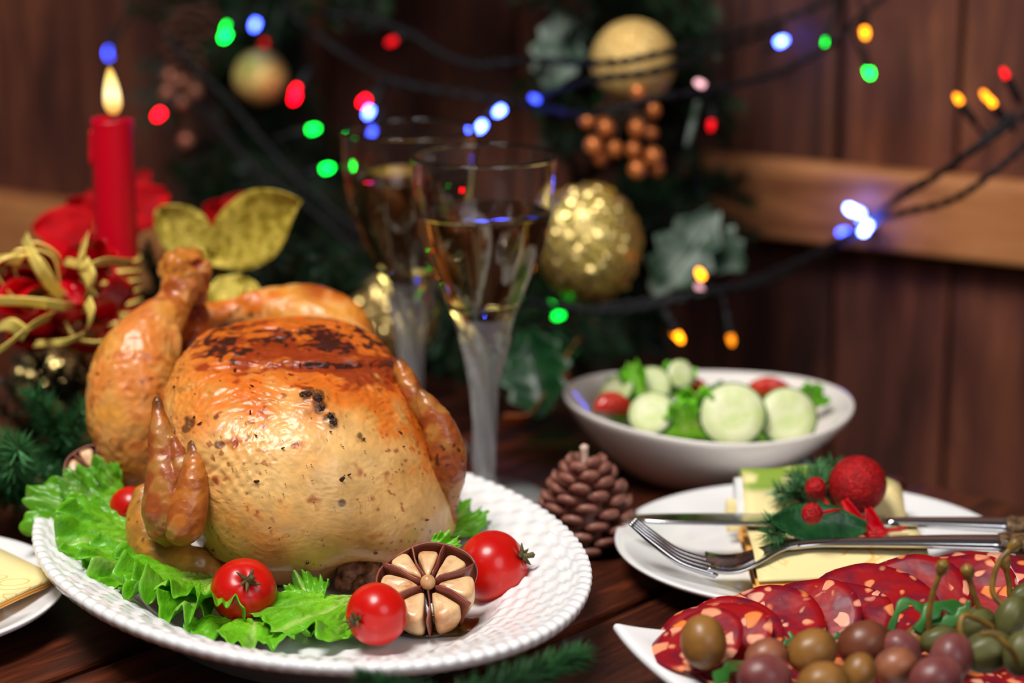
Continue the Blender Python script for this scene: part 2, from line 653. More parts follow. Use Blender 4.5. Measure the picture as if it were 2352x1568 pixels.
def salami_mat():
    m, nt, b = new_mat('salami_slice')
    N, L = nt.nodes, nt.links
    tc = N.new('ShaderNodeTexCoord')
    oi = N.new('ShaderNodeObjectInfo')
    ad = N.new('ShaderNodeVectorMath')
    ad.operation = 'ADD'
    cb = N.new('ShaderNodeCombineXYZ')
    for i in range(3):
        L.new(oi.outputs['Random'], cb.inputs[i])
    L.new(tc.outputs['Object'], ad.inputs[0])
    L.new(cb.outputs[0], ad.inputs[1])
    nd = N.new('ShaderNodeTexNoise')
    nd.inputs['Scale'].default_value = 90
    nd.inputs['Detail'].default_value = 1.0
    L.new(ad.outputs[0], nd.inputs['Vector'])
    mxv = N.new('ShaderNodeMix')
    mxv.data_type = 'VECTOR'
    mxv.inputs[0].default_value = 0.010
    L.new(ad.outputs[0], mxv.inputs[4])
    L.new(nd.outputs['Color'], mxv.inputs[5])
    vo = N.new('ShaderNodeTexVoronoi')
    vo.inputs['Scale'].default_value = 135
    vo.inputs['Randomness'].default_value = 1.0
    L.new(mxv.outputs[1], vo.inputs['Vector'])
    sp = N.new('ShaderNodeSeparateColor')
    L.new(vo.outputs['Color'], sp.inputs[0])
    th = N.new('ShaderNodeMath')            # cell-wise radius: few cells carry fat
    th.operation = 'MULTIPLY_ADD'
    th.inputs[1].default_value = 0.95
    th.inputs[2].default_value = -0.19
    L.new(sp.outputs[0], th.inputs[0])
    sb = N.new('ShaderNodeMath')
    sb.operation = 'SUBTRACT'
    L.new(th.outputs[0], sb.inputs[0])
    L.new(vo.outputs['Distance'], sb.inputs[1])
    fr = N.new('ShaderNodeMapRange')
    fr.inputs[1].default_value = 0.0
    fr.inputs[2].default_value = 0.16
    L.new(sb.outputs[0], fr.inputs[0])
    nz = N.new('ShaderNodeTexNoise')
    nz.inputs['Scale'].default_value = 90
    L.new(ad.outputs[0], nz.inputs['Vector'])
    rd = N.new('ShaderNodeMix')
    rd.data_type = 'RGBA'
    b.inputs['Specular IOR Level'].default_value = 0.3
    rd.inputs[6].default_value = lin((156, 6, 14))
    rd.inputs[7].default_value = lin((112, 10, 38))
    mr = N.new('ShaderNodeMapRange')
    mr.inputs[1].default_value = 0.42
    mr.inputs[2].default_value = 0.62
    L.new(nz.outputs['Fac'], mr.inputs[0])
    L.new(mr.outputs[0], rd.inputs[0])
    ft = N.new('ShaderNodeMix')
    ft.data_type = 'RGBA'
    ft.inputs[6].default_value = lin((240, 128, 50))
    ft.inputs[7].default_value = lin((236, 166, 140))
    L.new(sp.outputs[1], ft.inputs[0])
    mx = N.new('ShaderNodeMix')
    mx.data_type = 'RGBA'
    L.new(fr.outputs[0], mx.inputs[0])
    L.new(rd.outputs[2], mx.inputs[6])
    L.new(ft.outputs[2], mx.inputs[7])
    L.new(mx.outputs[2], b.inputs['Base Color'])
    b.inputs['Roughness'].default_value = 0.46
    b.inputs['Coat Weight'].default_value = 0.05
    bp = N.new('ShaderNodeBump')
    bp.inputs['Strength'].default_value = 0.6
    bp.inputs['Distance'].default_value = 0.0015
    L.new(nz.outputs['Fac'], bp.inputs['Height'])
    L.new(bp.outputs[0], b.inputs['Normal'])
    return m


MT['salami'] = salami_mat()


def flame_mat(z0, z1):
    m, nt, b = new_mat('candle_flame')
    N, L = nt.nodes, nt.links
    tc = N.new('ShaderNodeTexCoord')
    sp = N.new('ShaderNodeSeparateXYZ')
    L.new(tc.outputs['Object'], sp.inputs[0])
    mr = N.new('ShaderNodeMapRange')
    mr.inputs[1].default_value = z0
    mr.inputs[2].default_value = z1
    L.new(sp.outputs['Z'], mr.inputs[0])
    cr = N.new('ShaderNodeValToRGB')
    e = cr.color_ramp.elements
    e[0].position, e[0].color = 0.0, (0.7, 0.22, 0.03, 1)
    e[1].position, e[1].color = 1.0, (0.9, 0.42, 0.05, 1)
    for pos, c in ((0.2, (1.1, 0.6, 0.15, 1)), (0.45, (1.5, 1.2, 0.6, 1)), (0.75, (1.3, 0.95, 0.3, 1))):
        x = e.new(pos)
        x.color = c
    L.new(mr.outputs[0], cr.inputs[0])
    em = N.new('ShaderNodeEmission')
    em.inputs[1].default_value = 1.3
    L.new(cr.outputs[0], em.inputs[0])
    L.new(em.outputs[0], N['Material Output'].inputs[0])
    N.remove(b)
    return m


LEDC = {'blue': (0.05, 0.09, 1.0), 'green': (0.0, 0.75, 0.035), 'red': (1.0, 0.0, 0.008), 'orange': (1.0, 0.27, 0.004), 'white': (0.09, 0.14, 1.0),
        'pink': (0.9, 0.45, 0.5)}
LEDK = 0.80


def led_mat(c, s):
    key = 'led_%s_%d' % (c, int(s * 10))
    if key not in MT:
        MT[key] = mat(key, tuple(8 + 120 * q for q in LEDC[c]), 0.35, emit=LEDC[c], estr=s * LEDK)
    return MT[key]

# ------------------------------------------------------------------ setting: table, wall, floor
fl = part('floor', box(-3, 3, -2, 4, -0.78, -0.76), MT['floor'], loc=(0, 1, -0.76), smooth=False)
fl['kind'] = 'structure'

TD = Vector((0.64, 0.768, 0))          # planks run this way
TW = Vector((0.768, -0.64, 0))
TANG = -math.atan2(0.64, 0.768)
seam = Vector((0.0248, 1.0373, 0))
edge_t = Vector((0.2346, 1.2683, 0)).dot(TD)
table = thing('dining_table', 'dark red-brown plank table under the whole Christmas dinner', 'table', (0, 1.0, 0))
PW = 0.135
pm = mesh_from('plank', *box(-PW / 2 + 0.003, PW / 2 - 0.003, -0.75, 0.75, -0.032, 0.0), smooth=False)
pm.materials.append(MT['table'])
for k in range(-6, 5):
    o = bpy.data.objects.new('plank', pm)
    scene.collection.objects.link(o)
    o.parent = table
    c = TW * (seam.dot(TW) + (k + 0.5) * PW) + TD * (edge_t - 0.75 + rnd.uniform(-0.004, 0.0))
    o.location = Vector((c.x, c.y, 0)) - ORG[table.name]
    o.rotation_euler = (0, 0, TANG)
    m = o.modifiers.new('bevel', 'BEVEL')
    m.width = 0.0022
    m.segments = 2
for a, b_ in ((-0.62, -1.3), (0.5, -1.3), (-0.62, -0.15), (0.5, -0.15)):
    c = TW * (seam.dot(TW) + a) + TD * (edge_t + b_)
    part('leg', box(c.x - 0.03, c.x + 0.03, c.y - 0.03, c.y + 0.03, -0.76, -0.032), MT['table'], table, smooth=False, bevel=0.003)

WY = math.radians(31.5)
WA = Vector((math.cos(WY), -math.sin(WY), 0))
WN = Vector((-math.sin(WY), -math.cos(WY), 0))
W0 = Vector((0, 1.745, 0))


def WP(u, v, off=0.0):     # point on the back wall, off metres in front of it
    r = ray(u, v)
    t = (W0 + WN * off - CAM).dot(WN) / r.dot(WN)
    return CAM + r * t


def ws(p):
    return (p - W0).dot(WA)


wall = structure('wall_back', W0)
s1 = ws(WP(2203, 150))
pw = s1 - ws(WP(1926, 150))
for k in range(-22, 10):
    a, b_ = s1 + k * pw + 0.0018, s1 + (k + 1) * pw - 0.0018
    w = (b_ - a) / 2
    me = mesh_from('plank', *box(-w, w, -0.012, 0.012, -0.74, 1.2), smooth=False)
    me.materials.append(MT['wall'])
    o = bpy.data.objects.new('plank', me)
    scene.collection.objects.link(o)
    o.parent = wall
    o.location = WA * ((a + b_) / 2) - WN * (0.012 + rnd.uniform(0, 0.004))
    o.rotation_euler = (0, 0, -WY)
    m = o.modifiers.new('bevel', 'BEVEL')
    m.width = 0.002
    m.segments = 2


def beam(uv_top, uv_bot, sa, sb, th):
    z1 = WP(*uv_top, th).z
    z0 = WP(*uv_bot, th).z
    L = (sb - sa) / 2
    me = mesh_from('beam', *box(-L, L, -th / 2, th / 2, (z0 - z1) / 2, (z1 - z0) / 2), smooth=False)
    me.materials.append(MT['beam'])
    o = bpy.data.objects.new('beam', me)
    scene.collection.objects.link(o)
    o.parent = wall
    o.location = WA * ((sa + sb) / 2) + WN * (th / 2 + 0.0005) + Vector((0, 0, (z0 + z1) / 2))
    o.rotation_euler = (0, 0, -WY)
    m = o.modifiers.new('bevel', 'BEVEL')
    m.width = 0.003
    m.segments = 2


beam((2076, 400), (2076, 583), ws(WP(1500, 450)), ws(WP(3000, 450)), 0.022)
beam((75, 462), (75, 625), ws(WP(420, 450)) - 1.2, ws(WP(420, 450)), 0.022)

# ------------------------------------------------------------------ oval platter
PC = Vector((-0.0970, 1.0669, 0))
PA, PB = 0.1721, 0.1200
PX = Vector((-0.4427, 0.8967, 0))
PYV = Vector((0.8967, 0.4427, 0))


def platter_pt(phi, rr, z):
    return PC + PX * (PA * rr * math.cos(phi)) + PYV * (PB * rr * math.sin(phi)) + Vector((0, 0, z))


def make_platter():
    NA = 720
    top = []
    for r, z in crom([(0, .0100), (0.2, .0100), (0.45, .0102), (0.60, .0112), (0.66, .0150), (0.72, .0205), (0.82, .0270), (0.92, .0328), (0.975, .0356), (1.0, .0352)], 6):
        top.append((r, z, 1))
    under = [(1.004, .0335, 0), (0.998, .0305, 0), (0.96, .0285, 0), (0.85, .0222, 0), (0.74, .0140, 0), (0.66, .0090, 0), (0.63, .0080, 0), (0.62, .0, 0), (0.59, .0, 0), (0.58, .006, 0), (0.3, .006, 0), (0, .006, 0)]
    prof = top + under
    V, Fc = [], []
    for r, z, t in prof:
        for k in range(NA):
            ph = 2 * math.pi * k / NA
            rr, zz = r, z
            if t and 0.68 < r < 0.965:
                row = (r - 0.68) / 0.285 * 6
                env = sm((r - 0.68) / 0.04) * sm((0.965 - r) / 0.02)
                zz += 0.0011 * env * math.sin(row * math.pi * 2) * math.sin(ph * 54 + (int(row) % 2) * math.pi)
            if r >= 0.965 and (t or r > 0.99):
                e = abs(math.sin(ph * 60))
                rr *= 1 + 0.006 * e
                zz += 0.0008 * e
            V.append(platter_pt(ph, rr, zz))
    n = len(prof)
    for i in range(n - 1):
        for k in range(NA):
            k2 = (k + 1) % NA
            Fc.append((i * NA + k, i * NA + k2, (i + 1) * NA + k2, (i + 1) * NA + k))
    return V, Fc


plat = part('oval_platter', make_platter(), MT['porcelain'], loc=PC)
tag(plat, 'large white oval platter with basketweave rim under the roast chicken', 'platter')

# ------------------------------------------------------------------ roast chicken
CREAM, GOLD_, ORANGE, RED_B, CHAR_, TAN, OLIVE = [np.array(lin(c)[:3]) for c in
    ((230, 184, 116), (222, 146, 54), (212, 100, 18), (136, 42, 12), (44, 18, 12), (176, 116, 52), (150, 104, 36))]


def fuse(vfs, voxel=0.0012, it=6):
    me = mesh_from('tmp', *join(*vfs))
    o = bpy.data.objects.new('tmp', me)
    scene.collection.objects.link(o)
    m = o.modifiers.new('r', 'REMESH')
    m.mode = 'VOXEL'
    m.voxel_size = voxel
    s = o.modifiers.new('s', 'SMOOTH')
    s.iterations = it
    s.factor = 0.6
    dg = bpy.context.evaluated_depsgraph_get()
    ev = o.evaluated_get(dg)
    m2 = ev.to_mesh()
    V = [v.co.copy() for v in m2.vertices]
    Fc = [tuple(p.vertices) for p in m2.polygons]
    N = [v.normal.copy() for v in m2.vertices]
    ev.to_mesh_clear()
    bpy.data.objects.remove(o)
    bpy.data.meshes.remove(me)
    return V, Fc, N


def blend(*cw):
    c = cw[0].copy()
    i = 1
    while i < len(cw):
        w = max(0.0, min(1.0, cw[i + 1]))
        c = c * (1 - w) + cw[i] * w
        i += 2
    return c


def specks(p, s=330.0, th=0.44):
    return sm((n3(p, s, 5.1) - th) / 0.08) * sm((n3(p, 30, 9.0) + 0.1) / 0.3)


chicken = thing('roast_chicken', 'whole golden roast chicken with charred breast on the oval platter', 'chicken', (PC.x, PC.y + 0.03, 0.01))

LEV = [(741, 655, 690, 1.150, .004), (748, 590, 745, 1.148, .018), (762, 515, 800, 1.144, .032), (785, 462, 846, 1.138, .044), (815, 428, 880, 1.130, .054),
       (850, 405, 905, 1.124, .061), (900, 388, 936, 1.117, .067), (950, 383, 964, 1.112, .070), (1000, 388, 990, 1.110, .072), (1050, 400, 1010, 1.108, .073),
       (1100, 416, 1028, 1.107, .0735), (1150, 432, 1040, 1.107, .0725), (1200, 446, 1046, 1.108, .070), (1250, 460, 1034, 1.110, .067), (1295, 476, 1000, 1.112, .063),
       (1330, 500, 940, 1.113, .057), (1348, 540, 880, 1.114, .050), (1356, 620, 790, 1.114, .030)]


def body_color(p, u, v, n):
    w1 = n3(p, 46, 1.0)
    w2 = n3(p, 130, 2.0)
    w3 = n3(p, 300, 3.0)
    st = noise.noise(Vector((p.x * 75, p.y * 120, p.z * 150)))        # streaks that run across the breast
    gold = sm((1120 + 150 * w1 - v) / 260)
    gold = max(gold, 0.85 * sm((u - 860 + 90 * w1) / 90) * sm((1180 - v) / 140))
    gold = max(gold, 0.8 * gauss(u, v, (470, 1100), (60, 190)) * (0.7 + w1))
    gold = max(gold, 0.75 * gauss(u, v, (560, 1200), (90, 45)) * (.8 + w2))
    oran = sm((1005 + 130 * w1 + 80 * w2 + 50 * st - v) / 150)
    oran = max(oran, sm((u - 900 + 110 * w1 + 60 * w2) / 70) * sm((1120 + 60 * w2 - v) / 130))
    oran *= 0.35 + 0.65 * sm((u - 395) / 110)
    redb = gauss(u, v, (640, 795), (170, 40)) + 0.75 * gauss(u, v, (850, 845), (70, 34)) + 1.1 * gauss(u, v, (760, 842), (120, 9))
    redb = sm((redb + 0.7 * st + 0.5 * w2 + 0.4 * w3 - 0.32) / 0.5)
    ch = gauss(u, v, (520, 800), (50, 30)) + gauss(u, v, (720, 768), (95, 16)) + gauss(u, v, (805, 795), (80, 18)) + 1.3 * gauss(u, v, (755, 840), (80, 5))
    ch = sm((ch * (0.75 + 1.5 * st + 1.7 * w3) - 0.42) / 0.4)
    spot = 0.0
    for (a, b_, r) in ((707, 908, 17), (725, 915, 16), (735, 940, 15), (752, 958, 12), (763, 972, 12), (440, 968, 12), (430, 985, 9), (500, 960, 8),
                       (822, 1005, 10), (832, 1010, 6), (785, 1155, 8), (505, 1020, 9)):
        spot = max(spot, math.exp(-0.5 * (((u - a) / r) ** 2 + ((v - b_) / r) ** 2)) * (0.85 + 0.5 * w3))
    halo = gauss(u, v, (725, 930), (38, 38)) * .6 + gauss(u, v, (460, 970), (46, 30)) * .6
    spot = sm((spot - 0.35) / 0.3)
    low = sm((v - 1140 + 80 * w1) / 150) * 0.9
    c = blend(CREAM, GOLD_, gold * 0.85, ORANGE, max(oran * 0.9, halo), RED_B, redb * 0.9, CHAR_, ch * 0.92, TAN, low, OLIVE, 0.5 * gauss(u, v, (800, 1170), (70, 60)), CHAR_, spot * .8,
              RED_B, specks(p) * 0.7)
    c = c * (1 + 0.20 * w2 + 0.12 * w3 + 0.1 * st)
    return tuple(np.clip(c, 0, 1)) + (1,)


def ridge(p, s):
    return 1 - abs(noise.noise(p * s)) * 2.4


def make_body():
    lv = crom([(q[0], q[1], q[2], q[3], q[4]) for q in LEV], 22)
    NA = 440
    V, C = [], []
    ex = 2 / 2.25
    for v, ul, ur, yc, b_ in lv:
        yr = yc - b_ * sm((v - 1180) / 160)
        a = PY(ul, v, yc)
        e = PY(ur, v, yc)
        c = (a + e) / 2
        c.z = max(0.0125, PY(ul, v, yr).z)
        hw = (e.x - a.x) / 2
        for k in range(NA):
            t = 2 * math.pi * k / NA
            t = t - 0.42 * math.cos(t)
            ct, st = math.cos(t), math.sin(t)
            x = hw * math.copysign(abs(ct) ** ex, ct)
            y = b_ * math.copysign(abs(st) ** ex, st)
            p = c + Vector((x, y, 0))
            nrm = Vector((x / max(hw, .01), y / max(b_, .01), (1000 - v) / 300.0)).normalized()
            uu, vv, _ = proj(p)
            if st < 0.45:
                wr = sm((1080 - vv) / 240)
                wp = p + Vector((n3(p, 35, 2.0), n3(p, 35, 7.0), n3(p, 35, 4.0))) * 0.012
                q = Vector((wp.x * 0.6, wp.y, wp.z * 1.5))
                h = 0.0020 * n3(p, 22, 1.3) + 0.0008 * n3(p, 75, 4.0)
                h += (0.00075 * ridge(q, 120) * (0.25 + wr) + 0.00055 * ridge(q, 270)) * (0.15 + 0.85 * wr)
                h += 0.00035 * ridge(wp, 330) * gauss(uu, vv, (560, 1010), (130, 110))
                h += 0.0034 * gauss(uu, vv, (722, 915), (20, 16)) + 0.0026 * gauss(uu, vv, (755, 962), (14, 14)) + 0.0012 * gauss(uu, vv, (690, 935), (22, 22))
                h -= 0.0022 * gauss(uu, vv, (770, 843), (120, 6)) - 0.0018 * gauss(uu, vv, (740, 830), (110, 6))
                h += 0.0005 * gauss(uu, vv, (520, 1080), (60, 60)) * math.sin(uu * 0.20 + 3 * n3(p, 60)) * math.sin(vv * 0.17 + 3 * n3(p, 60, 3))
                h -= 0.006 * gauss(uu, vv, (815, 1330), (60, 42))
            else:
                h = 0.0016 * n3(p, 26, 1.3)
            p = p + nrm * h
            V.append(p)
            C.append(body_color(p, uu, vv, nrm))
    n = len(lv)
    Fc = []
    for i in range(n - 1):
        for k in range(NA):
            k2 = (k + 1) % NA
            Fc.append((i * NA + k, (i + 1) * NA + k, (i + 1) * NA + k2, i * NA + k2))
    Fc.append(tuple(range(NA)))
    Fc.append(tuple(reversed(range((n - 1) * NA, n * NA))))
    return V, Fc, C


BV, BF, BC = make_body()
body = part('breast', (BV, BF), MT['skin'], chicken, col=BC)


def limb_color(kind):
    def fn(p, u, v):
        w1, w2, w3 = n3(p, 40, 1.0), n3(p, 120, 2.0), n3(p, 300, 3.0)
        if kind == 'leg':
            oran = sm((0.15 + 0.9 * w1 + 0.3 * w2) / 0.5) * 0.6
            top = sm((760 - v) / 90) + .5 * sm((625 - v) / 20)
            c = blend(GOLD_, CREAM, 0.40 * sm((w1 + 0.35) / 0.5), ORANGE, oran, RED_B, top * (0.3 + 0.5 * sm((w2 + 0.1) / 0.4)), TAN, sm((v - 1040) / 80) * 0.6,
                      RED_B, 0.7 * sm((w2 - 0.28) / 0.1) * sm((v - 700) / 100) * 0.5)
        elif kind == 'leg_back':
            c = blend(GOLD_, ORANGE, sm((0.35 + 0.9 * w1) / 0.5) * 0.8, CREAM, 0.4 * sm((w2 - 0.05) / 0.3), RED_B, 0.6 * gauss(u, v, (720, 665), (25, 18)))
        elif kind == 'tail':
            c = blend(RED_B, ORANGE, sm((0.3 + w2) / 0.6) * 0.4, CHAR_, sm((w1 + 0.1) / 0.4) * 0.5)
        elif kind == 'drumette':
            c = blend(OLIVE * 1.1, TAN, 0.5 + w1, GOLD_, 0.35 * sm((w2) / 0.3))
        else:
            c = blend(TAN * 0.95, ORANGE, sm((0.1 + w1) / 0.4) * 0.55, RED_B, sm((w2 + 0.22) / 0.4) * 0.7, OLIVE, 0.3 * sm(w1 / 0.3), CHAR_, (0.75 * max(sm((960 - v) / 50), sm((1050 - v) / 40) * sm((u - 415) / 15))) if u < 600 else 0.6 * max(sm((850 - v) / 25), sm((920 - v) / 25) * sm((u - 950) / 10)))
        c = blend(c, CHAR_, specks(p, 330, 0.36) * 0.85) * (1 + 0.15 * w2 + 0.1 * w3)
        return tuple(np.clip(c, 0, 1)) + (1,)
    return fn


def limb(name, chains, kind, voxel=0.0011, it=5, amp=1.0, flat=None):
    vfs = []
    for ch in chains:
        P = [PY(q[0], q[1], q[3]) for q in ch]
        R = [px(q[2], q[3] * 1.03) for q in ch]
        vfs.append(loft(P, R, 24, 6, flat=flat))
    V, Fc, N = fuse(vfs, voxel, it)
    cf = limb_color(kind)
    V2, C = [], []
    for p, n in zip(V, N):
        h = 0.0016 * n3(p, 30, 2.0) + 0.0010 * n3(p, 90, 6.0) + 0.0005 * (1 - 2 * abs(n3(p, 220, 1.0)))
        u, v, _ = proj(p)
        if kind == 'leg':
            h += (0.0030 * n3(p, 95, 4.0) + 0.0014 * n3(p, 200, 4.0)) * sm((735 - v) / 70)
        q = p + n * (h * amp)
        V2.append(q)
        C.append(cf(q, u, v))
    return part(name, (V2, Fc), MT['skin'], chicken, col=C)


limb('drumstick', [[(372, 1140, 34, 1.150), (340, 1065, 84, 1.150), (318, 970, 112, 1.152), (310, 885, 108, 1.156), (325, 808, 92, 1.162), (360, 748, 62, 1.170),
                    (398, 703, 42, 1.180), (416, 660, 45, 1.186), (424, 622, 56, 1.190), (421, 600, 52, 1.192), (418, 590, 40, 1.192)],
                   [(380, 735, 20, 1.165), (405, 790, 14, 1.160), (410, 850, 10, 1.158)],
                   [(384, 604, 20, 1.185), (455, 604, 24, 1.188), (466, 645, 22, 1.19), (452, 690, 22, 1.195)]], 'leg')
limb('drumstick', [[(440, 735, 34, 1.222), (500, 724, 30, 1.226), (555, 716, 36, 1.23), (620, 718, 62, 1.232), (695, 742, 90, 1.232), (765, 778, 92, 1.225), (800, 850, 70, 1.21), (810, 950, 60, 1.20)],
                   [(552, 700, 14, 1.226), (575, 690, 20, 1.228), (620, 690, 24, 1.23)]], 'leg_back')
limb('tail', [[(440, 690, 30, 1.205), (446, 740, 44, 1.20), (452, 800, 50, 1.19), (470, 880, 50, 1.18)]], 'tail', amp=1.6)
limb('wing', [[(361, 912, 8, 1.072), (363, 945, 17, 1.070), (370, 1000, 30, 1.066), (380, 1060, 40, 1.062), (388, 1120, 54, 1.058), (388, 1180, 62, 1.056), (385, 1232, 44, 1.054)],
              [(395, 1005, 12, 1.062), (412, 1050, 18, 1.058), (420, 1100, 22, 1.054)],
              [(441, 1014, 9, 1.058), (446, 1048, 20, 1.054), (444, 1095, 31, 1.048), (437, 1152, 40, 1.044), (424, 1205, 43, 1.041), (404, 1240, 28, 1.041)]], 'wing', 0.0008, 3, 0.8)
limb('wing_drumette', [[(338, 1125, 26, 1.085), (338, 1185, 46, 1.078), (355, 1245, 56, 1.07), (400, 1285, 48, 1.064), (462, 1300, 44, 1.062), (520, 1325, 28, 1.07)],
                       ], 'drumette', 0.0009, 4, 0.8)
limb('wing', [[(914, 828, 8, 1.112), (922, 852, 17, 1.110), (942, 890, 22, 1.106), (966, 930, 23, 1.102), (1000, 990, 24, 1.10)],
              [(964, 900, 8, 1.092), (982, 930, 22, 1.090), (1008, 975, 35, 1.088), (1026, 1028, 45, 1.087), (1031, 1085, 42, 1.088), (1030, 1140, 28, 1.092), (1028, 1200, 18, 1.10)]], 'wing', 0.0008, 3, 0.8)


def rub(c, r, seed, sq=(1, 1, 1), amp=0.25, fr=1.6):
    return ball(c, r, 40, 24, sq, lambda d: 1 + amp * noise.noise(d * fr + Vector((seed, seed * 2.0, 0))) + amp * 0.5 * noise.noise(d * fr * 3 + Vector((seed, 0, 0))))


BA = np.array([tuple(p) for p in BV])
BD = BA[:, 1] * CP - (BA[:, 2] - CAM_H) * SP
BP = np.c_[CX + F_PX * BA[:, 0] / BD, CY - F_PX * (BA[:, 1] * SP + (BA[:, 2] - CAM_H) * CP) / BD, BD]
FRONT = np.where(BA[:, 1] < 1.135)[0]


def surf(u, v):
    d = (BP[FRONT, 0] - u) ** 2 + (BP[FRONT, 1] - v) ** 2 + ((BP[FRONT, 2] - 1.04) * 120) ** 2
    return BV[FRONT[int(np.argmin(d))]]


meat = join(rub(PY(808, 1305, 1.058), px(34, 1.09), 1.0, (1, .8, 1.15)), rub(PY(850, 1315, 1.058), px(28, 1.09), 2.0, (.8, .8, 1.4)), rub(PY(790, 1335, 1.058), px(24, 1.09), 3.0),
            rub(PY(832, 1338, 1.056), px(22, 1.09), 4.0))
part('neck_meat', meat, MT['meat'], chicken, label='dark shredded neck meat')


def flake(c, ln, wd, ang, seed):
    r = random.Random(seed)
    c = Vector(c) + Vector((0, -0.0008, 0.0003))
    ax = Vector((math.cos(ang), -0.15, math.sin(ang))).normalized()
    sd = Vector((-math.sin(ang), -0.15, math.cos(ang)))
    nn = Vector((0, -0.9, 0.43))
    ring = []
    for k in range(6):
        a = k * math.pi / 3
        ring.append(c + ax * (ln * math.cos(a) * r.uniform(.7, 1)) + sd * (wd * math.sin(a) * r.uniform(.6, 1)))
    V = ring + [c + nn * 0.0008, c - nn * 0.0006]
    return V, [(k, (k + 1) % 6, 6) for k in range(6)] + [((k + 1) % 6, k, 7) for k in range(6)]


fls = []
for (u, v, l, w, a) in ((590, 1106, 11, 6, .2), (786, 1100, 10, 7, 1.0), (802, 1090, 7, 3, .6), (575, 948, 12, 3, 1.45), (650, 1030, 7, 3, .3), (920, 992, 9, 4, -.6), (838, 1008, 6, 3, 1.2),
                        (580, 887, 8, 3, -.6), (540, 852, 9, 5, 1.4), (400, 888, 5, 4, 1), (460, 972, 11, 3, .6), (447, 958, 5, 3, .9), (980, 1195, 9, 4, .3), (620, 1212, 6, 2, .3), (487, 1265, 5, 2, -.3),
                        (705, 1292, 6, 5, 1), (862, 1270, 7, 4, .2), (668, 860, 9, 3, -.4), (690, 838, 8, 3, 1.3), (760, 990, 4, 3, 0), (588, 1000, 6, 3, -.4), (928, 1025, 5, 3, 0), (962, 964, 6, 3, -1)):
    fls.append(flake(surf(u, v), px(l, 1.08), px(w, 1.08), a, int(u)))
for i in range(100):
    u = rnd.gauss(700, 190)
    v = rnd.uniform(830, 1320)
    if 420 < u < 1010:
        fls.append(flake(surf(u, v), px(rnd.uniform(1.2, 4.0), 1.08), px(rnd.uniform(.8, 1.6), 1.08), rnd.uniform(0, 3.1), i))
part('herb_flakes', join(*fls), MT['char'], chicken, smooth=False, kind='stuff')


def crust(u, v, r, seed, sq):
    return rub(surf(u, v) + Vector((0, 0.0006, 0)), px(r, 1.08), seed, sq, 0.5, 2.4)


part('burnt_crust', join(crust(704, 908, 12, 1.0, (1.2, .6, .9)), crust(728, 918, 12, 2.0, (.9, .6, 1.2)), crust(738, 940, 10, 5.0, (.8, .5, 1.2))), MT['char'], chicken)
part('burnt_crust', join(crust(757, 958, 8, 3.0, (.9, .6, 1.3)), crust(765, 972, 9, 4.0, (1.1, .6, 1))), MT['char'], chicken)

# ------------------------------------------------------------------ tomatoes
UPC = Vector((0, SP, CP))
TOW = Vector((0, -CP, SP))
XR = Vector((1, 0, 0))


def camdir(x, y, z):
    return (XR * x + UPC * y + TOW * z).normalized()


def tomato(c, r, sd, label, seed, stem=True):
    c = Vector(c)
    t = thing('cherry_tomato', label, 'tomato', c - Vector((0, 0, r)), 'cherry tomatoes on the platter')
    q = Vector((0, 0, 1)).rotation_difference(sd)
    vf = ball((0, 0, 0), r, 56, 36, (1, 1, 0.95), lambda d: 1 - 0.10 * math.exp(-((1 - d.z) * 14)) + 0.012 * math.cos(5 * math.atan2(d.y, d.x)) * abs(d.z))
    part('skin', ([c + q @ v for v in vf[0]], vf[1]), MT['tomato'], t)
    rr = random.Random(seed)
    vs = []
    top = Vector((0, 0, r * 0.90))
    for k in range(5):
        a = 2 * math.pi * k / 5 + rr.uniform(-.3, .3)
        dr = Vector((math.cos(a), math.sin(a), 0))
        ln = r * rr.uniform(0.28, 0.5)
        lift = rr.uniform(0.02, 0.28) * r
        P = [top, top + dr * ln * 0.5 + Vector((0, 0, lift * 0.4)), top + dr * ln + Vector((rr.uniform(-.05, .05) * r, rr.uniform(-.05, .05) * r, lift - 0.02 * r))]
        vs.append(loft([c + q @ p for p in P], [r * 0.075, r * 0.06, r * 0.012], 7, 5))
    part('calyx', join(*vs), MT['calyx'], t)
    st = [top - Vector((0, 0, .001)), top + Vector((0.05 * r, 0, r * 0.16)), top + Vector((0.10 * r, 0.03 * r, r * 0.30))]
    part('stem', loft([c + q @ p for p in st], [r * 0.10, r * 0.075, r * 0.085], 10, 4), MT['calyx'], t)
    return t


tomato(PY(560, 1357, 1.018), px(77, 1.065), camdir(.22, .42, .88), 'cherry tomato on lettuce in front of the chicken wing, leftmost at the platter front', 1)
tomato(PY(1133, 1302, 1.048), px(85, 1.10), camdir(.86, .36, .36), 'largest cherry tomato right of the cut garlic, stem pointing right', 2)
tomato(PY(865, 1410, .988), px(74, 1.03), camdir(-.66, -.10, .74), 'cherry tomato at the platter front edge, left of the cut garlic', 3)
tomato(PY(300, 1166, 1.110), px(50, 1.16), camdir(.3, .2, -.9), 'mostly hidden cherry tomato behind the lettuce at the left chicken wing', 4)

# ------------------------------------------------------------------ garlic


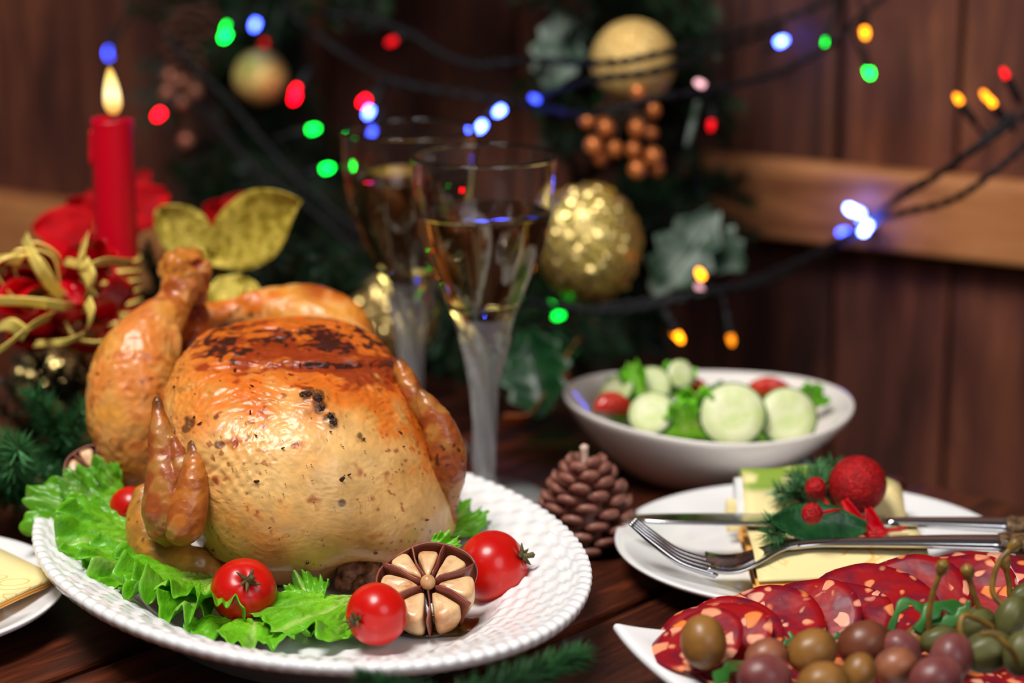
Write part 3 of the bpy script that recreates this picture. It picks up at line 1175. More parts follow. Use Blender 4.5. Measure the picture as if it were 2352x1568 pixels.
def garlic(cface, R, H, nrm, spin, label, n=7, seed=1, angs=None):
    c = Vector(cface)
    q = Vector((0, 0, 1)).rotation_difference(Vector(nrm).normalized())
    t = thing('garlic_half', label, 'garlic', c - Vector((0, 0, H)), None)
    rr = random.Random(seed)

    def place(V):
        return [c + q @ Vector(v) for v in V]

    def sp(x, e):
        return math.copysign(abs(x) ** e, x)
    angs = angs or [2 * math.pi * k / n + rr.uniform(-.10, .10) for k in range(n)]
    n = len(angs)
    for k in range(n):
        a0 = angs[k]
        a1 = angs[(k + 1) % n] + (2 * math.pi if k == n - 1 else 0)
        am, ha = (a0 + a1) / 2 + spin, (a1 - a0) / 2 * 0.88
        rin, rout = R * 0.20, R * rr.uniform(0.90, 1.0)
        drop = rr.uniform(-0.05, 0.03) * R
        V, Fc = [], []
        M_ = 28
        lay = [(0.0, 0.0, 0.0), (0.55, 0.0, 0.0), (0.88, -0.012, 0.0), (0.97, -0.05, 0), (1.0, -0.14, 0), (1.02, -0.4, 0), (0.96, -0.7, 0), (0.75, -0.95, .0), (0.3, -1.06, 0), (0.0, -1.08, 0)]
        for f, zz, _ in lay:
            for j in range(M_):
                th = 2 * math.pi * j / M_
                rm, hr = (rin + rout) / 2, (rout - rin) / 2
                r_ = rm + hr * f * sp(math.cos(th), 0.62)
                an = am + ha * f * sp(math.sin(th), 0.62) * (0.80 + 0.2 * math.cos(th))
                shrink = 1 - 0.35 * max(0, -zz - 0.35)
                V.append((r_ * shrink * math.cos(an), r_ * shrink * math.sin(an), zz * H * 0.95 + drop + 0.04 * R * noise.noise(Vector((r_ * 90, an * 3, k)))))
        for i in range(len(lay) - 1):
            for j in range(M_):
                j2 = (j + 1) % M_
                Fc.append((i * M_ + j, (i + 1) * M_ + j, (i + 1) * M_ + j2, i * M_ + j2))
        part('clove', (place(V), Fc), MT['clove'], t)
        # papery wall on the clove's side
        an = a0 + spin

        def wall_fn(s, h, an=an, k=k):
            r_ = R * (0.16 + 0.88 * s)
            wob = 0.05 * math.sin(s * 5 + k * 2)
            top = R * (0.05 + 0.03 * math.sin(s * 4 + k)) if s > 0.1 else 0
            f = 1 - 0.3 * (1 - h)
            return Vector((r_ * f * math.cos(an + wob), r_ * f * math.sin(an + wob), top * h - (1 - h) * H * 0.9))
        W = grid(wall_fn, 10, 6)
        part('paper_wall', (place(W[0]), W[1]), MT['garlic_skin'], t, solid=0.0007)
    ph = 2.2

    def skin_fn(s, h):
        an = ph + (s - 0.5) * 3.6
        rr_ = R * (1.05 + 0.02 * math.sin(s * 22)) * (math.sin(0.5 + h * 1.25) ** 0.8)
        return Vector((rr_ * math.cos(an), rr_ * math.sin(an), -H * (1 - h) * 1.05 + R * 0.05 * math.sin(s * 9) * h))
    W = grid(skin_fn, 40, 10)
    part('outer_skin', (place(W[0]), W[1]), MT['garlic_skin'], t, solid=0.0008)
    b_ = ball((0, 0, 0), R * 0.155, 20, 12, (1, 1, 1))
    part('core', (place([v + Vector((0, 0, R * 0.02)) for v in b_[0]]), b_[1]), MT['clove'], t, label='round pale core')
    return t


DEG = math.pi / 180
garlic(PY(983, 1338, 1.006), px(116, 1.06), 0.022, (-0.05, -0.50, 0.86), 0, 'roasted half garlic bulb with its cut cloves showing between the tomatoes',
       angs=[a * DEG for a in (-32, 24, 70, 112, 150, 208, 272)], seed=4)
garlic(PY(212, 1082, 1.135), px(62, 1.18), 0.018, (0.1, -0.75, 0.6), 0.4, 'small browned garlic half at the back left of the platter', n=6, seed=8)


def juice_fn(d):
    return 1 + 0.25 * noise.noise(d * 2.2)


jv = ball((0, 0, 0), 1, 40, 12, (1, 1, 1), juice_fn)
jc = G(1000, 1440, .0115)
jo = part('juice_puddle', ([jc + Vector((v.x * 0.026, v.y * 0.013, v.z * 0.0016 + 0.0006)) for v in jv[0]], jv[1]), MT['juice'], loc=jc)
tag(jo, 'small puddle of brown meat juice under the cut garlic', 'juice')

# ------------------------------------------------------------------ lettuce
L_EDGE, L_MID, L_RIB = [np.array(lin(c)[:3]) for c in ((84, 164, 18), (134, 194, 44), (206, 226, 136))]


def lettuce(base, tip, spread, up, seed, curl=0.2, ruff=0.16, k=12.0, matn='lettuce', tint=1.0, NA=150, NR=30, name='lettuce_leaf'):
    base, tip = Vector(base), Vector(tip)
    ax = tip - base
    L = ax.length
    ax.normalize()
    up = Vector(up)
    up = (up - ax * up.dot(ax)).normalized()
    sd = ax.cross(up)
    V, C = [], []
    for i in range(NR):
        r = i / (NR - 1)
        for j in range(NA):
            th = (j / (NA - 1) * 2 - 1) * spread
            R = L * (0.72 + 0.28 * math.cos(th / spread * 1.5)) * (1 + 0.03 * math.sin(17 * th / spread + seed) + 0.02 * math.sin(43 * th / spread) + 0.10 * noise.noise(Vector((th * 3, seed, 0))))
            r_ = r * R
            ph = seed * 1.7
            kk = k * th / spread
            wob = 2.2 * noise.noise(Vector((th * 3, seed, 3)))
            wv = ruff * L * (0.55 * r ** 2 * math.sin(kk * .55 + ph) + 0.44 * r ** 5 * math.sin(kk * 1.9 + ph * 2 + wob) + 0.16 * r ** 9 * math.sin(kk * 4.3 + ph))
            inpl = 0.05 * L * r ** 6 * math.sin(kk * 1.9 + ph * 2 + 1.5 + wob)
            h = wv + curl * L * r * r + 0.07 * L * r * noise.noise(Vector((r * 5, th * 5, seed))) + 0.02 * L * noise.noise(Vector((r * 16, th * 16, seed)))
            veins = math.exp(-(th / 0.05) ** 2) + 0.5 * max(0, math.cos(th * 9 / spread * 1.3)) ** 18
            h -= 0.012 * L * veins * (1 - r)
            p = base + ax * ((r_ + inpl) * math.cos(th)) + sd * ((r_ + inpl) * math.sin(th)) + up * h
            V.append(p)
            c = blend(L_MID, L_EDGE, sm(r * 1.2) * 0.8, L_RIB, 0.55 * veins * (1 - 0.7 * r), L_RIB, 0.6 * sm((0.35 - r) / 0.35)) * tint
            c = c * (1 + 0.25 * noise.noise(p * 60))
            C.append(tuple(np.clip(c, 0, 1)) + (1,))
    Fc = [(i * NA + j, (i + 1) * NA + j, (i + 1) * NA + j + 1, i * NA + j + 1) for i in range(NR - 1) for j in range(NA - 1)]
    return V, Fc, C


def add_lettuce(base, tip, spread, up, seed, label, **kw):
    V, Fc, C = lettuce(base, tip, spread, up, seed, **kw)
    o = part('lettuce_leaf', (V, Fc), MT[kw.get('matn', 'lettuce')], loc=base, col=C, solid=0.0005)
    return tag(o, label, 'lettuce', 'lettuce leaves on the platter')


Z = Vector((0, 0, 1))
add_lettuce(PY(330, 1190, 1.10), PY(72, 1160, 1.11), 0.75, (0.1, -.45, .9), 1, 'ruffled lettuce leaf overhanging the left end of the platter', curl=.05, ruff=.12, tint=.75)
add_lettuce(PY(285, 1180, 1.115), PY(240, 1058, 1.12), 0.34, (-.3, -.8, .5), 2, 'smooth upright lettuce leaf beside the left drumstick', curl=.05, ruff=.06, k=4, tint=.8)
add_lettuce(PY(230, 1190, 1.105), PY(140, 1092, 1.115), 0.36, (0, -.6, .8), 12, 'pointed dark lettuce leaf at the back left of the platter', curl=.05, ruff=.06, k=4, tint=.6)
add_lettuce(PY(350, 1240, 1.085), PY(135, 1240, 1.06), 0.95, (0.1, -.5, .86), 3, 'curly lettuce leaf left of the chicken wing, its frilled tip downwards', curl=.06, ruff=.17)
add_lettuce(PY(400, 1290, 1.07), PY(200, 1310, 1.035), 0.70, (0, -.5, .86), 4, 'bright lettuce leaf lying along the front left rim', curl=.02, ruff=.12)
add_lettuce(PY(470, 1310, 1.06), PY(350, 1380, 1.008), 0.85, (0, -.5, .86), 5, 'crinkled lettuce leaf below the left chicken wing', curl=.08, ruff=.16)
add_lettuce(PY(500, 1330, 1.05), PY(410, 1412, .995), 0.75, (0, -.55, .8), 6, 'frilly lettuce leaf just left of the leftmost tomato', curl=.08, ruff=.22, k=11)
add_lettuce(PY(590, 1400, 1.02), PY(575, 1470, .975), 1.1, (0, -.2, .97), 7, 'frilled lettuce edge peeking out under the leftmost tomato', curl=-.04, ruff=.09, k=16)
add_lettuce(PY(725, 1420, 1.02), PY(690, 1335, 1.04), 0.75, (0, -.9, .4), 8, 'dark folded curly lettuce leaf right of the leftmost tomato', curl=.15, ruff=.22, k=10, tint=.85)
add_lettuce(PY(830, 1370, 1.035), PY(640, 1450, .985), 0.75, (-.1, -.5, .86), 9, 'broad light green lettuce leaf between the two front tomatoes', curl=.02, ruff=.10, k=6)
add_lettuce(PY(1000, 1230, 1.10), PY(1085, 1160, 1.125), 0.8, (0, -.6, .8), 10, 'light lettuce leaf behind the chicken at the platter right', curl=.05, ruff=.14)
add_lettuce(PY(960, 1290, 1.05), PY(1055, 1245, 1.055), 0.6, (0, -.7, .7), 11, 'small lettuce scrap between chicken and largest tomato', curl=.05, ruff=.14)

# ------------------------------------------------------------------ wine glasses


def wine_glass(uc, Y, k, rows, foot_v, label, wine_v, wine_bot_v):
    """rows: (v, half width px) of the front glass outline; k scales another glass to its own distance"""
    cxw = PY(uc, 700, Y).x
    c0 = Vector((cxw, Y, 0))
    t = thing('wine_glass', label, 'glass', c0, 'wine glasses')
    prof = []
    for v, hw in rows:
        p = PY(uc, v, 1.244)
        prof.append((px(hw, proj(p)[2]) * 1.0, p.z))
    outer = smooth_prof(prof, 6)           # rim -> foot
    zb = PY(uc, wine_bot_v, 1.244).z
    th = 0.0013
    inner = [(max(r - th, 0.0003), z) for r, z in outer if z > zb]
    last = inner[-1]
    inner += [(last[0] * 0.75, last[1] - 0.0018), (last[0] * 0.35, last[1] - 0.0026), (0.0, last[1] - 0.0028)]
    foot = [(0.0085, 0.006), (0.018, 0.0035), (0.031, 0.0018), (0.033, 0.0009), (0.0325, 0.0), (0.015, 0.0), (0.0, 0.0008)]
    full = list(reversed(inner)) + [(outer[0][0] - th * 0.5, outer[0][1] + 0.0005)] + [q for q in outer if q[1] > 0.010] + foot
    vf = revolve(full, (c0.x, c0.y, 0), 96)
    V = []
    z_hi, z_lo = PY(uc, 735, 1.244).z, 0.012
    inner_n = 0
    for p in vf[0]:
        z = p.z
        if z_lo < z < z_hi:
            r = math.hypot(p.x - c0.x, p.y - c0.y)
            a = math.atan2(p.y - c0.y, p.x - c0.x)
            e = sm((z_hi - z) / 0.02) * sm((z - z_lo) / 0.01)
            f = 1 + 0.20 * e * math.cos(7 * a + z * 150)
            p = Vector((c0.x + (p.x - c0.x) * f, c0.y + (p.y - c0.y) * f, z))
        V.append(p)
    cut = PY(uc, 722, 1.244).z
    def used(fs):
        ids = sorted({i for f in fs for i in f})
        mp_ = {i: n for n, i in enumerate(ids)}
        return [V[i] for i in ids], [tuple(mp_[i] for i in reversed(f)) for f in fs]
    zc = [sum(V[i].z for i in f) / len(f) for f in vf[1]]
    part('bowl', used([f for f, z in zip(vf[1], zc) if z >= cut]), MT['glass'], t, fixn=False)
    part('stem', used([f for f, z in zip(vf[1], zc) if z < cut]), MT['stem_glass'], t, fixn=False, label='twisted fluted stem')
    zw = PY(uc, wine_v, 1.244).z
    wp = [q for q in inner if q[1] < zw]
    top_r = np.interp(zw, [q[1] for q in reversed(inner)], [q[0] for q in reversed(inner)])
    wine = [(0, zw - 0.0003), (top_r * 0.9, zw - 0.0003), (top_r + 0.0002, zw + 0.0006)] + [(r + 0.0002 if r > 0 else 0, z - 0.0001) for r, z in wp]
    part('wine', revolve(wine, (c0.x, c0.y, 0), 72), MT['wine'], t, label='pale white wine')
    return t


ROWS = [(356, 168), (400, 167), (450, 163), (500, 156), (560, 142), (620, 120), (670, 98), (715, 78), (760, 60), (800, 48), (850, 36), (900, 28), (960, 25), (1020, 24), (1080, 25), (1110, 28)]
wine_glass(1112, 1.244, 1, ROWS, 1150, 'nearer wine glass of white wine between the chicken and salad bowl', 488, 700)
wine_glass(944, 1.335, 1, ROWS, 1100, 'farther wine glass, partly hidden behind the other wine glass', 470, 700)

# ------------------------------------------------------------------ salad bowl
BCT = Vector((PY(1640, 928, 1.28).x, 1.28, 0))


def bowl_ring(th, f, z, sh):
    ct, st = math.cos(th), math.sin(th)
    r = 0.0775 * f * (1 + 0.04 * math.cos(2 * th) * f - 0.045 * math.cos(3 * th) * f)
    skew = -0.014 * (1 - f) + 0.0
    zz = z + (0.0030 * math.cos(2 * th + 0.3) + 0.0015 * math.cos(th - 1.4) - .0022 * math.cos(th)) * f ** 3
    return BCT + Vector((r * ct + skew, r * st * 0.97, zz))


def make_bowl():
    NA = 96
    prof = [(0, .0055), (0.25, .006), (0.42, .0085), (0.60, .0170), (0.78, .0285), (0.90, .0380), (0.962, .0435), (0.980, .0447), (0.995, .0445), (1.0, .0430), (0.985, .0405),
            (0.93, .0345), (0.80, .0225), (0.64, .0115), (0.50, .0045), (0.42, .0012), (0.38, .0), (0.34, .0), (0.32, .0015), (0, .0015)]
    V = []
    for f, z in prof:
        for k in range(NA):
            V.append(bowl_ring(2 * math.pi * k / NA, f, z, 0))
    Fc = [(i * NA + k, i * NA + (k + 1) % NA, (i + 1) * NA + (k + 1) % NA, (i + 1) * NA + k) for i in range(len(prof) - 1) for k in range(NA)]
    return V, Fc


o = part('salad_bowl', make_bowl(), MT['bowl'], loc=BCT, subsurf=1)
tag(o, 'white porcelain salad bowl with a flared uneven rim behind the pine cone', 'bowl')


def cucumber(c, r, nrm, label):
    c = Vector(c)
    q = Z.rotation_difference(Vector(nrm).normalized())
    t = thing('cucumber_slice', label, 'cucumber', c, 'cucumber slices in the salad')
    h = 0.0022
    fl_ = revolve([(0, h), (r * 0.5, h * 0.98), (r * 0.94, h), (r * 0.94, -h), (0, -h)], (0, 0, 0), 40)
    part('flesh', ([c + q @ v for v in fl_[0]], fl_[1]), MT['cucumber'], t)
    sk = revolve([(r * 0.93, h * 1.03), (r * 0.985, h * .8), (r, 0), (r * 0.985, -h * .8), (r * 0.93, -h * 1.03)], (0, 0, 0), 40)
    part('rind', ([c + q @ v for v in sk[0]], sk[1]), MT['cuc_skin'], t)
    pts = []
    for k in range(10):
        a = k * 0.628
        pts.append(ball(Vector((0.36 * r * math.cos(a), 0.36 * r * math.sin(a), h)), r * 0.06, 8, 6, (1, 1, .3)))
    sd = join(*pts)
    part('seeds', ([c + q @ v for v in sd[0]], sd[1]), MT['cucumber'], t)
    return t


cucumber(PY(1683, 954, 1.236), px(79, 1.28), (-.10, -.85, .50), 'largest cucumber slice facing out at the centre of the salad')
cucumber(PY(1808, 958, 1.242), px(72, 1.28), (.10, -.85, .5), 'cucumber slice with a bit of green, at the right of the salad')
cucumber(PY(1497, 952, 1.240), px(56, 1.28), (-.25, -.75, .6), 'cucumber slice low at the left front of the salad')
cucumber(PY(1497, 888, 1.285), px(48, 1.33), (-.2, -.8, .5), 'pale cucumber slice standing at the top left of the salad')
cucumber(PY(1418, 900, 1.28), px(42, 1.33), (-.3, -.5, .8), 'small green-tinged cucumber slice at the far left of the salad')
cucumber(PY(1560, 862, 1.29), px(36, 1.34), (.4, -.8, .5), 'smallest cucumber slice on top of the salad')


def salad_leaf(b, t_, sp, up, seed, label, tint=1.0, ruff=.2):
    V, Fc, C = lettuce(b, t_, sp, up, seed, curl=.15, ruff=ruff, k=6, tint=tint, NA=60, NR=16)
    o = part('salad_leaf', (V, Fc), MT['green_salad'], loc=b, col=C, solid=0.0006)
    tag(o, label, 'lettuce', 'leaves in the salad')


salad_leaf(PY(1480, 930, 1.28), PY(1448, 832, 1.285), .45, (-.3, -.9, .3), 21, 'upright yellow-green leaf tip rising at the left of the salad', 1.35)
salad_leaf(PY(1545, 920, 1.29), PY(1560, 832, 1.30), .7, (.1, -.9, .4), 22, 'pale leaf curled over the top of the salad', 1.7, .15)
salad_leaf(PY(1605, 985, 1.246), PY(1590, 885, 1.244), .95, (0, -.9, .4), 23, 'bright curly leaf in the middle of the salad', 1.5, .28)
salad_leaf(PY(1575, 992, 1.238), PY(1555, 915, 1.234), .7, (0, -.9, .4), 27, 'yellow-green curled leaf beside the largest cucumber slice', 1.6, .3)
salad_leaf(PY(1660, 930, 1.29), PY(1650, 878, 1.295), 1.0, (0, -.9, .5), 24, 'dark leaf behind the largest cucumber slice', .45, .2)
salad_leaf(PY(1850, 950, 1.285), PY(1868, 880, 1.285), .8, (.2, -.9, .4), 25, 'curly leaf at the right edge of the salad', .8, .25)
salad_leaf(PY(1490, 950, 1.30), PY(1390, 880, 1.30), .9, (-.2, -.7, .6), 26, 'flat green leaf lying along the left rim of the salad', .9, .1)
salad_leaf(PY(1640, 960, 1.28), PY(1640, 900, 1.27), 1.3, (0, -.5, .8), 29, 'broad leaf bedding the cucumber slices', .8, .2)


def wedge(c, r, rot, label):
    c = Vector(c)
    V, Fc = [], []
    NT, NP = 20, 12
    for i in range(NT + 1):
        a = math.pi * i / NT
        for j in range(NP + 1):
            b_ = (j / NP - .5) * 1.5
            V.append(Vector((r * math.cos(a), r * math.sin(a) * math.cos(b_), r * math.sin(a) * math.sin(b_))))
    for i in range(NT):
        for j in range(NP):
            q = i * (NP + 1) + j
            Fc.append((q, q + 1, q + NP + 2, q + NP + 1))
    base = len(V)
    V.append(Vector((0, 0.1 * r, 0)))
    for i in range(NT):
        Fc.append((base, i * (NP + 1), (i + 1) * (NP + 1)))
        Fc.append((base, (i + 1) * (NP + 1) + NP, i * (NP + 1) + NP))
    from mathutils import Euler
    R_ = Euler(rot).to_matrix()
    o = part('tomato_wedge', ([c + R_ @ v for v in V], Fc), MT['salad_tomato'], loc=c)
    tag(o, label, 'tomato', 'tomato wedges in the salad')


wedge(PY(1765, 930, 1.30), px(66, 1.34), (1.2, 0.0, .1), 'tomato wedge standing at the right back of the salad')
wedge(PY(1410, 945, 1.262), px(48, 1.32), (0.3, .2, .3), 'tomato wedge at the left rim of the salad')
wedge(PY(1590, 905, 1.30), px(40, 1.34), (1.4, .5, .2), 'dark tomato piece under the top leaves of the salad')
wedge(PY(1585, 982, 1.245), px(30, 1.30), (0.8, .3, .2), 'tiny tomato piece below the yellow-green leaf')
bed = ball(BCT + Vector((-.004, .004, .0225)), 0.046, 40, 20, (1, 1, .20), lambda d: 1 + 0.14 * noise.noise(d * 6))
V_, C_ = bed[0], []
for p in V_:
    w = noise.noise(p * 120)
    C_.append(tuple(np.clip(blend(L_EDGE * .6, L_MID, .5 + w), 0, 1)) + (1,))
o = part('chopped_lettuce', bed, MT['green_salad'], loc=BCT, col=C_, kind='stuff')
tag(o, 'chopped green lettuce filling the bottom of the salad bowl', 'lettuce')

# ------------------------------------------------------------------ pine cones


def scale_mesh(name, r, m_):
    V, Fc = [], []
    ns, nt = 7, 8
    for i in range(ns):
        s = i / (ns - 1)
        w = r * (0.30 + 0.72 * math.sin(min(1, s * 1.02) * math.pi * 0.62)) * (1 if s < .9 else 0.72)
        t = r * (0.16 + 0.26 * s) * (1 if s < .9 else 0.6)
        for j in range(nt):
            a = 2 * math.pi * j / nt
            V.append(Vector((w * math.cos(a) * .8, s * r * 1.9, t * math.sin(a) + 0.35 * r * s * s)))
    for i in range(ns - 1):
        for j in range(nt):
            j2 = (j + 1) % nt
            Fc.append((i * nt + j, i * nt + j2, (i + 1) * nt + j2, (i + 1) * nt + j))
    Fc.append(tuple(range((ns - 1) * nt, ns * nt)))
    me = mesh_from(name, V, Fc)
    me.materials.append(m_)
    return me


def pine_cone(c, H, R, label, m_, axis=Z, n=66, cat='pine cone', wick=False):
    c = Vector(c)
    q = Z.rotation_difference(Vector(axis).normalized())
    t = thing('pine_cone', label, cat, c)
    prof = smooth_prof([(0, 0), (R * .5, .002), (R * .62, H * .25), (R * .52, H * .55), (R * .30, H * .82), (R * .08, H * .97), (0, H)], 4)
    co = revolve(prof, (0, 0, 0), 20)
    part('core', ([c + q @ v for v in co[0]], co[1]), m_, t)
    me = scale_mesh('scale', R * 0.31, m_)
    for k in range(n):
        f = (k + 0.5) / n
        z = H * (0.05 + 0.90 * f)
        rr = R * np.interp(f, [0, .15, .35, .6, .8, .93, 1], [.34, .44, .48, .42, .28, .16, .06])
        a = k * 2.39996
        o = bpy.data.objects.new('scale', me)
        scene.collection.objects.link(o)
        o.parent = t
        loc = Vector((rr * math.cos(a), rr * math.sin(a), z))
        lift = math.radians(-4 + 50 * f ** 1.8)
        from mathutils import Euler
        e = (Euler((0, 0, a - math.pi / 2)).to_quaternion() @ Euler((lift, 0, 0)).to_quaternion())
        o.rotation_mode = 'QUATERNION'
        o.rotation_quaternion = q @ e
        o.location = q @ loc
        s = 0.85 + 0.25 * (1 - f)
        o.scale = (s, s, s)
        ORG[o.name] = c
    if wick:
        P = [c + Vector((0, 0, H * .96)), c + Vector((-0.0005, 0, H + .006)), c + Vector((-.001, 0, H + .012))]
        part('wick', loft(P, [.0026, .0018, .0022], 10, 4), MT['pale_wick'], t, label='pale unburnt wick')
    return t


pine_cone((G(1345, 1262, 0).x, 1.158, 0), 0.0415, 0.0238, 'brown pine cone candle with a pale wick beside the platter', MT['cone'], cat='candle', wick=True)

# ------------------------------------------------------------------ plates and napkins


def plate(c, R, label):
    prof = smooth_prof([(0, .0055), (R * .5, .0055), (R * .62, .0062), (R * .72, .0095), (R * .88, .0140), (R * .97, .0168), (R, .0170)], 5)
    prof += [(R * 1.004, .0160), (R * .99, .0142), (R * .9, .0115), (R * .74, .0062), (R * .62, .0028), (R * .6, 0), (R * .56, 0), (R * .55, .002), (0, .002)]
    o = part('dinner_plate', revolve(prof, (c[0], c[1], 0), 128), MT['porcelain'], loc=(c[0], c[1], 0))
    tag(o, label, 'plate', 'white dinner plates')
    return o


plate((0.148, 1.1194), 0.0972, 'round white plate under the knife, fork and folded napkin')
lp = G(-305, 1360, .016)
plate((lp.x, lp.y), 0.0905, 'white plate cut off by the left edge, with a cream napkin')

nap = thing('folded_napkin', 'cream and green paper napkin folded on the plate, under the cutlery', 'napkin', (0.155, 1.11, 0.008))


def sheet(x0, x1, path, skew=0.0, n=6, wob=.0004, seed=0, droop=0.0):
    P = crom([(0, a, b_) for a, b_ in path], n)

    def fn(s, t):
        i = min(len(P) - 1, int(round(s * (len(P) - 1))))
        _, y, z = P[i]
        x = x0 + (x1 - x0) * t
        if droop and z > .02:
            z = .02 + (z - .02) * (1 + .14 * sm((.25 - t) / .25) - droop * max(0, (t - .72) / .28) ** 2 + .10 * math.sin(t * 7 + seed))
        return Vector((x, y + skew * (t - .5), z + wob * noise.noise(Vector((x * 60, y * 60, seed)))))
    return grid(fn, len(P), 14)


part('fold', sheet(.1145, .1985, [(1.064, .0082), (1.09, .0084), (1.12, .0086), (1.15, .0088)], .008, seed=1), MT['napkin_plain'], nap, solid=.0009)
part('fold', sheet(.1135, .1975, [(1.063, .0108), (1.09, .0112), (1.12, .0114), (1.15, .0116)], .008, seed=2), MT['napkin_fold'], nap, solid=.0012)
part('fold', sheet(.1145, .1980, [(1.064, .0136), (1.09, .0142), (1.12, .0146), (1.15, .0146)], .008, seed=3), MT['napkin_fold'], nap, solid=.0014)
part('fold', sheet(.1150, .1985, [(1.064, .0166), (1.074, .0190), (1.086, .0222), (1.100, .0232), (1.125, .022), (1.15, .020)], .008, seed=4), MT['napkin_plain'], nap, solid=.0014)
part('roll', sheet(.1150, .1960, [(1.108, .0236), (1.120, .0230), (1.132, .0245), (1.140, .0310), (1.147, .0385), (1.157, .0415), (1.166, .036), (1.168, .025), (1.166, .014)], .006, seed=5, droop=.35), MT['napkin'], nap, solid=.0012)
part('inner_roll', sheet(.1120, .1930, [(1.136, .0205), (1.144, .0270), (1.150, .0335), (1.157, .036), (1.163, .032), (1.164, .022), (1.160, .014)], .006, seed=6, droop=.35), MT['porcelain'], nap, solid=.0012, label='white inner napkin layer')
part('inner_roll', sheet(.1080, .1900, [(1.150, .0120), (1.152, .0180), (1.155, .0255), (1.158, .0255), (1.161, .018), (1.160, .012)], .006, seed=7), MT['napkin'], nap, solid=.0012)

ln = thing('folded_napkin', 'cream printed napkin on the plate at the left edge', 'napkin', G(0, 1330, .018))
for k in range(3):
    z = .0178 + .0016 * k
    Q = [G(134 - 3 * k, 1334 - 5 * k, z), G(-160, 1468 - 6 * k, z), G(-420, 1330, z), G(-120, 1200, z)]

    def nf(s, t, Q=Q, z=z):
        p = Q[0].lerp(Q[1], s).lerp(Q[3].lerp(Q[2], s), t)
        return p + Vector((0, 0, .0006 * noise.noise(p * 50)))
    part('fold', grid(nf, 10, 10), MT['napkin_plain'] if k == 2 else MT['napkin_fold'], ln, solid=.0011)


# ------------------------------------------------------------------ knife and fork
def strip(P, W, cup=0.0, nt=7, n=8, wdir=Vector((0, 1, 0))):
    Q = crom([tuple(p) + (w,) for p, w in zip(P, W)], n)

    def fn(s, t):
        i = min(len(Q) - 1, int(round(s * (len(Q) - 1))))
        x, y, z, w = Q[i]
        tt = t * 2 - 1
        return Vector((x, y, z)) + wdir * (w * tt) + Vector((0, 0, cup * w * tt * tt))
    return grid(fn, len(Q), nt)


kn = thing('table_knife', 'steel table knife lying across the napkin behind the fork', 'knife', PY(1880, 1200, 1.118))
kb = [PY(1446, 1190, 1.122), PY(1500, 1191, 1.120), PY(1650, 1192, 1.119), PY(1850, 1195, 1.118), PY(2060, 1198, 1.118)]
part('blade', strip(kb, [.0012, .0055, .0075, .008, .0072]), MT['steel'], kn, solid=.0016)
kh = [PY(2040, 1197, 1.118), PY(2120, 1199, 1.118), PY(2220, 1202, 1.118), PY(2312, 1205, 1.118)]
part('neck', loft(kh, [.0035, .0042, .0052, .0060], 16, 6, flat=(Z, .6)), MT['steel'], kn)
kg = [PY(2310, 1205, 1.118), PY(2340, 1206, 1.118), PY(2450, 1210, 1.118), PY(2560, 1214, 1.118), PY(2600, 1215, 1.118)]
part('grip', loft(kg, [.0066, .0072, .0072, .0084, .006], 18, 6, flat=(Z, .6)), MT['handle'], kn, label='dark carved grip')

fk = thing('table_fork', 'steel table fork resting on the napkin, tines over the plate', 'fork', PY(1900, 1246, 1.085))
yr = [-.0090, -.0030, .0030, .0090]
for k in range(4):
    tp = PY(1447 + 4 * k, 1191 + 4 * (3 - k), 1.080 + yr[k] * .85)
    P = [tp, PY(1500, 1236, 1.0785), PY(1560, 1278, 1.0775), PY(1640, 1304, 1.077)]
    for i in (1, 2, 3):
        P[i].y += yr[k] * (.85 + .05 * i)
    part('tine', loft(P, [.0009, .0017, .0021, .0025], 10, 6, flat=(Z, .75)), MT['steel'], fk)
hd = [PY(1622, 1300, 1.077), PY(1660, 1308, 1.077), PY(1702, 1304, 1.0775), PY(1745, 1284, 1.079), PY(1790, 1261, 1.082), PY(1835, 1250, 1.084)]
part('head', strip(hd, [.0115, .0120, .0115, .0088, .0052, .0038], cup=.25), MT['steel'], fk, solid=.0018)
sh = [PY(1812, 1254, 1.083), PY(1880, 1247, 1.085), PY(2000, 1245, 1.085), PY(2150, 1244, 1.085), PY(2300, 1246, 1.085)]
part('shaft', loft(sh, [.0034, .0036, .0044, .0056, .0066], 16, 6, flat=(Z, .55)), MT['steel'], fk)
gp = [PY(2296, 1246, 1.085), PY(2330, 1247, 1.085), PY(2450, 1250, 1.085), PY(2600, 1254, 1.085)]
part('grip', loft(gp, [.0072, .0080, .0080, .006], 18, 6, flat=(Z, .6)), MT['handle'], fk, label='dark carved grip')

# ------------------------------------------------------------------ red bauble pick on the napkin
pk = thing('holiday_pick', 'red glitter bauble pick with holly leaf and berries on the napkin', 'decoration', PY(1930, 1220, 1.12))
bc = PY(1970, 1112, 1.130)
part('bauble', ball(bc, px(67, 1.17), 64, 40, (1, 1, 1), lambda d: 1 + 0.012 * noise.noise(d * 26) + 0.006 * noise.noise(d * 60)), MT['red_glitter'], pk)
part('berry', ball(PY(1873, 1120, 1.116), px(25, 1.16), 32, 20, (1, 1, 1.02), lambda d: 1 + .02 * noise.noise(d * 18)), MT['red_glitter'], pk)
part('berry', ball(PY(1865, 1179, 1.080), px(25, 1.125), 32, 20, (1, 1, 1.02), lambda d: 1 + .02 * noise.noise(d * 18)), MT['red_glitter'], pk)
part('wire', join(tube([PY(1880, 1135, 1.116), PY(1905, 1160, 1.112), PY(1935, 1172, 1.110)], .0008), tube([PY(1885, 1178, 1.082), PY(1915, 1172, 1.090), PY(1935, 1172, 1.110)], .0008)), MT['ribbon'], pk)
part('holly_leaf', blade(PY(1990, 1212, 1.098), PY(1772, 1196, 1.092), .0225, (0.05, -.75, .65), bend=.12, cup=.10, spikes=16, wave=.0004, teeth=.10), MT['holly_dark'], pk, solid=.0006, label='dark green serrated leaf')
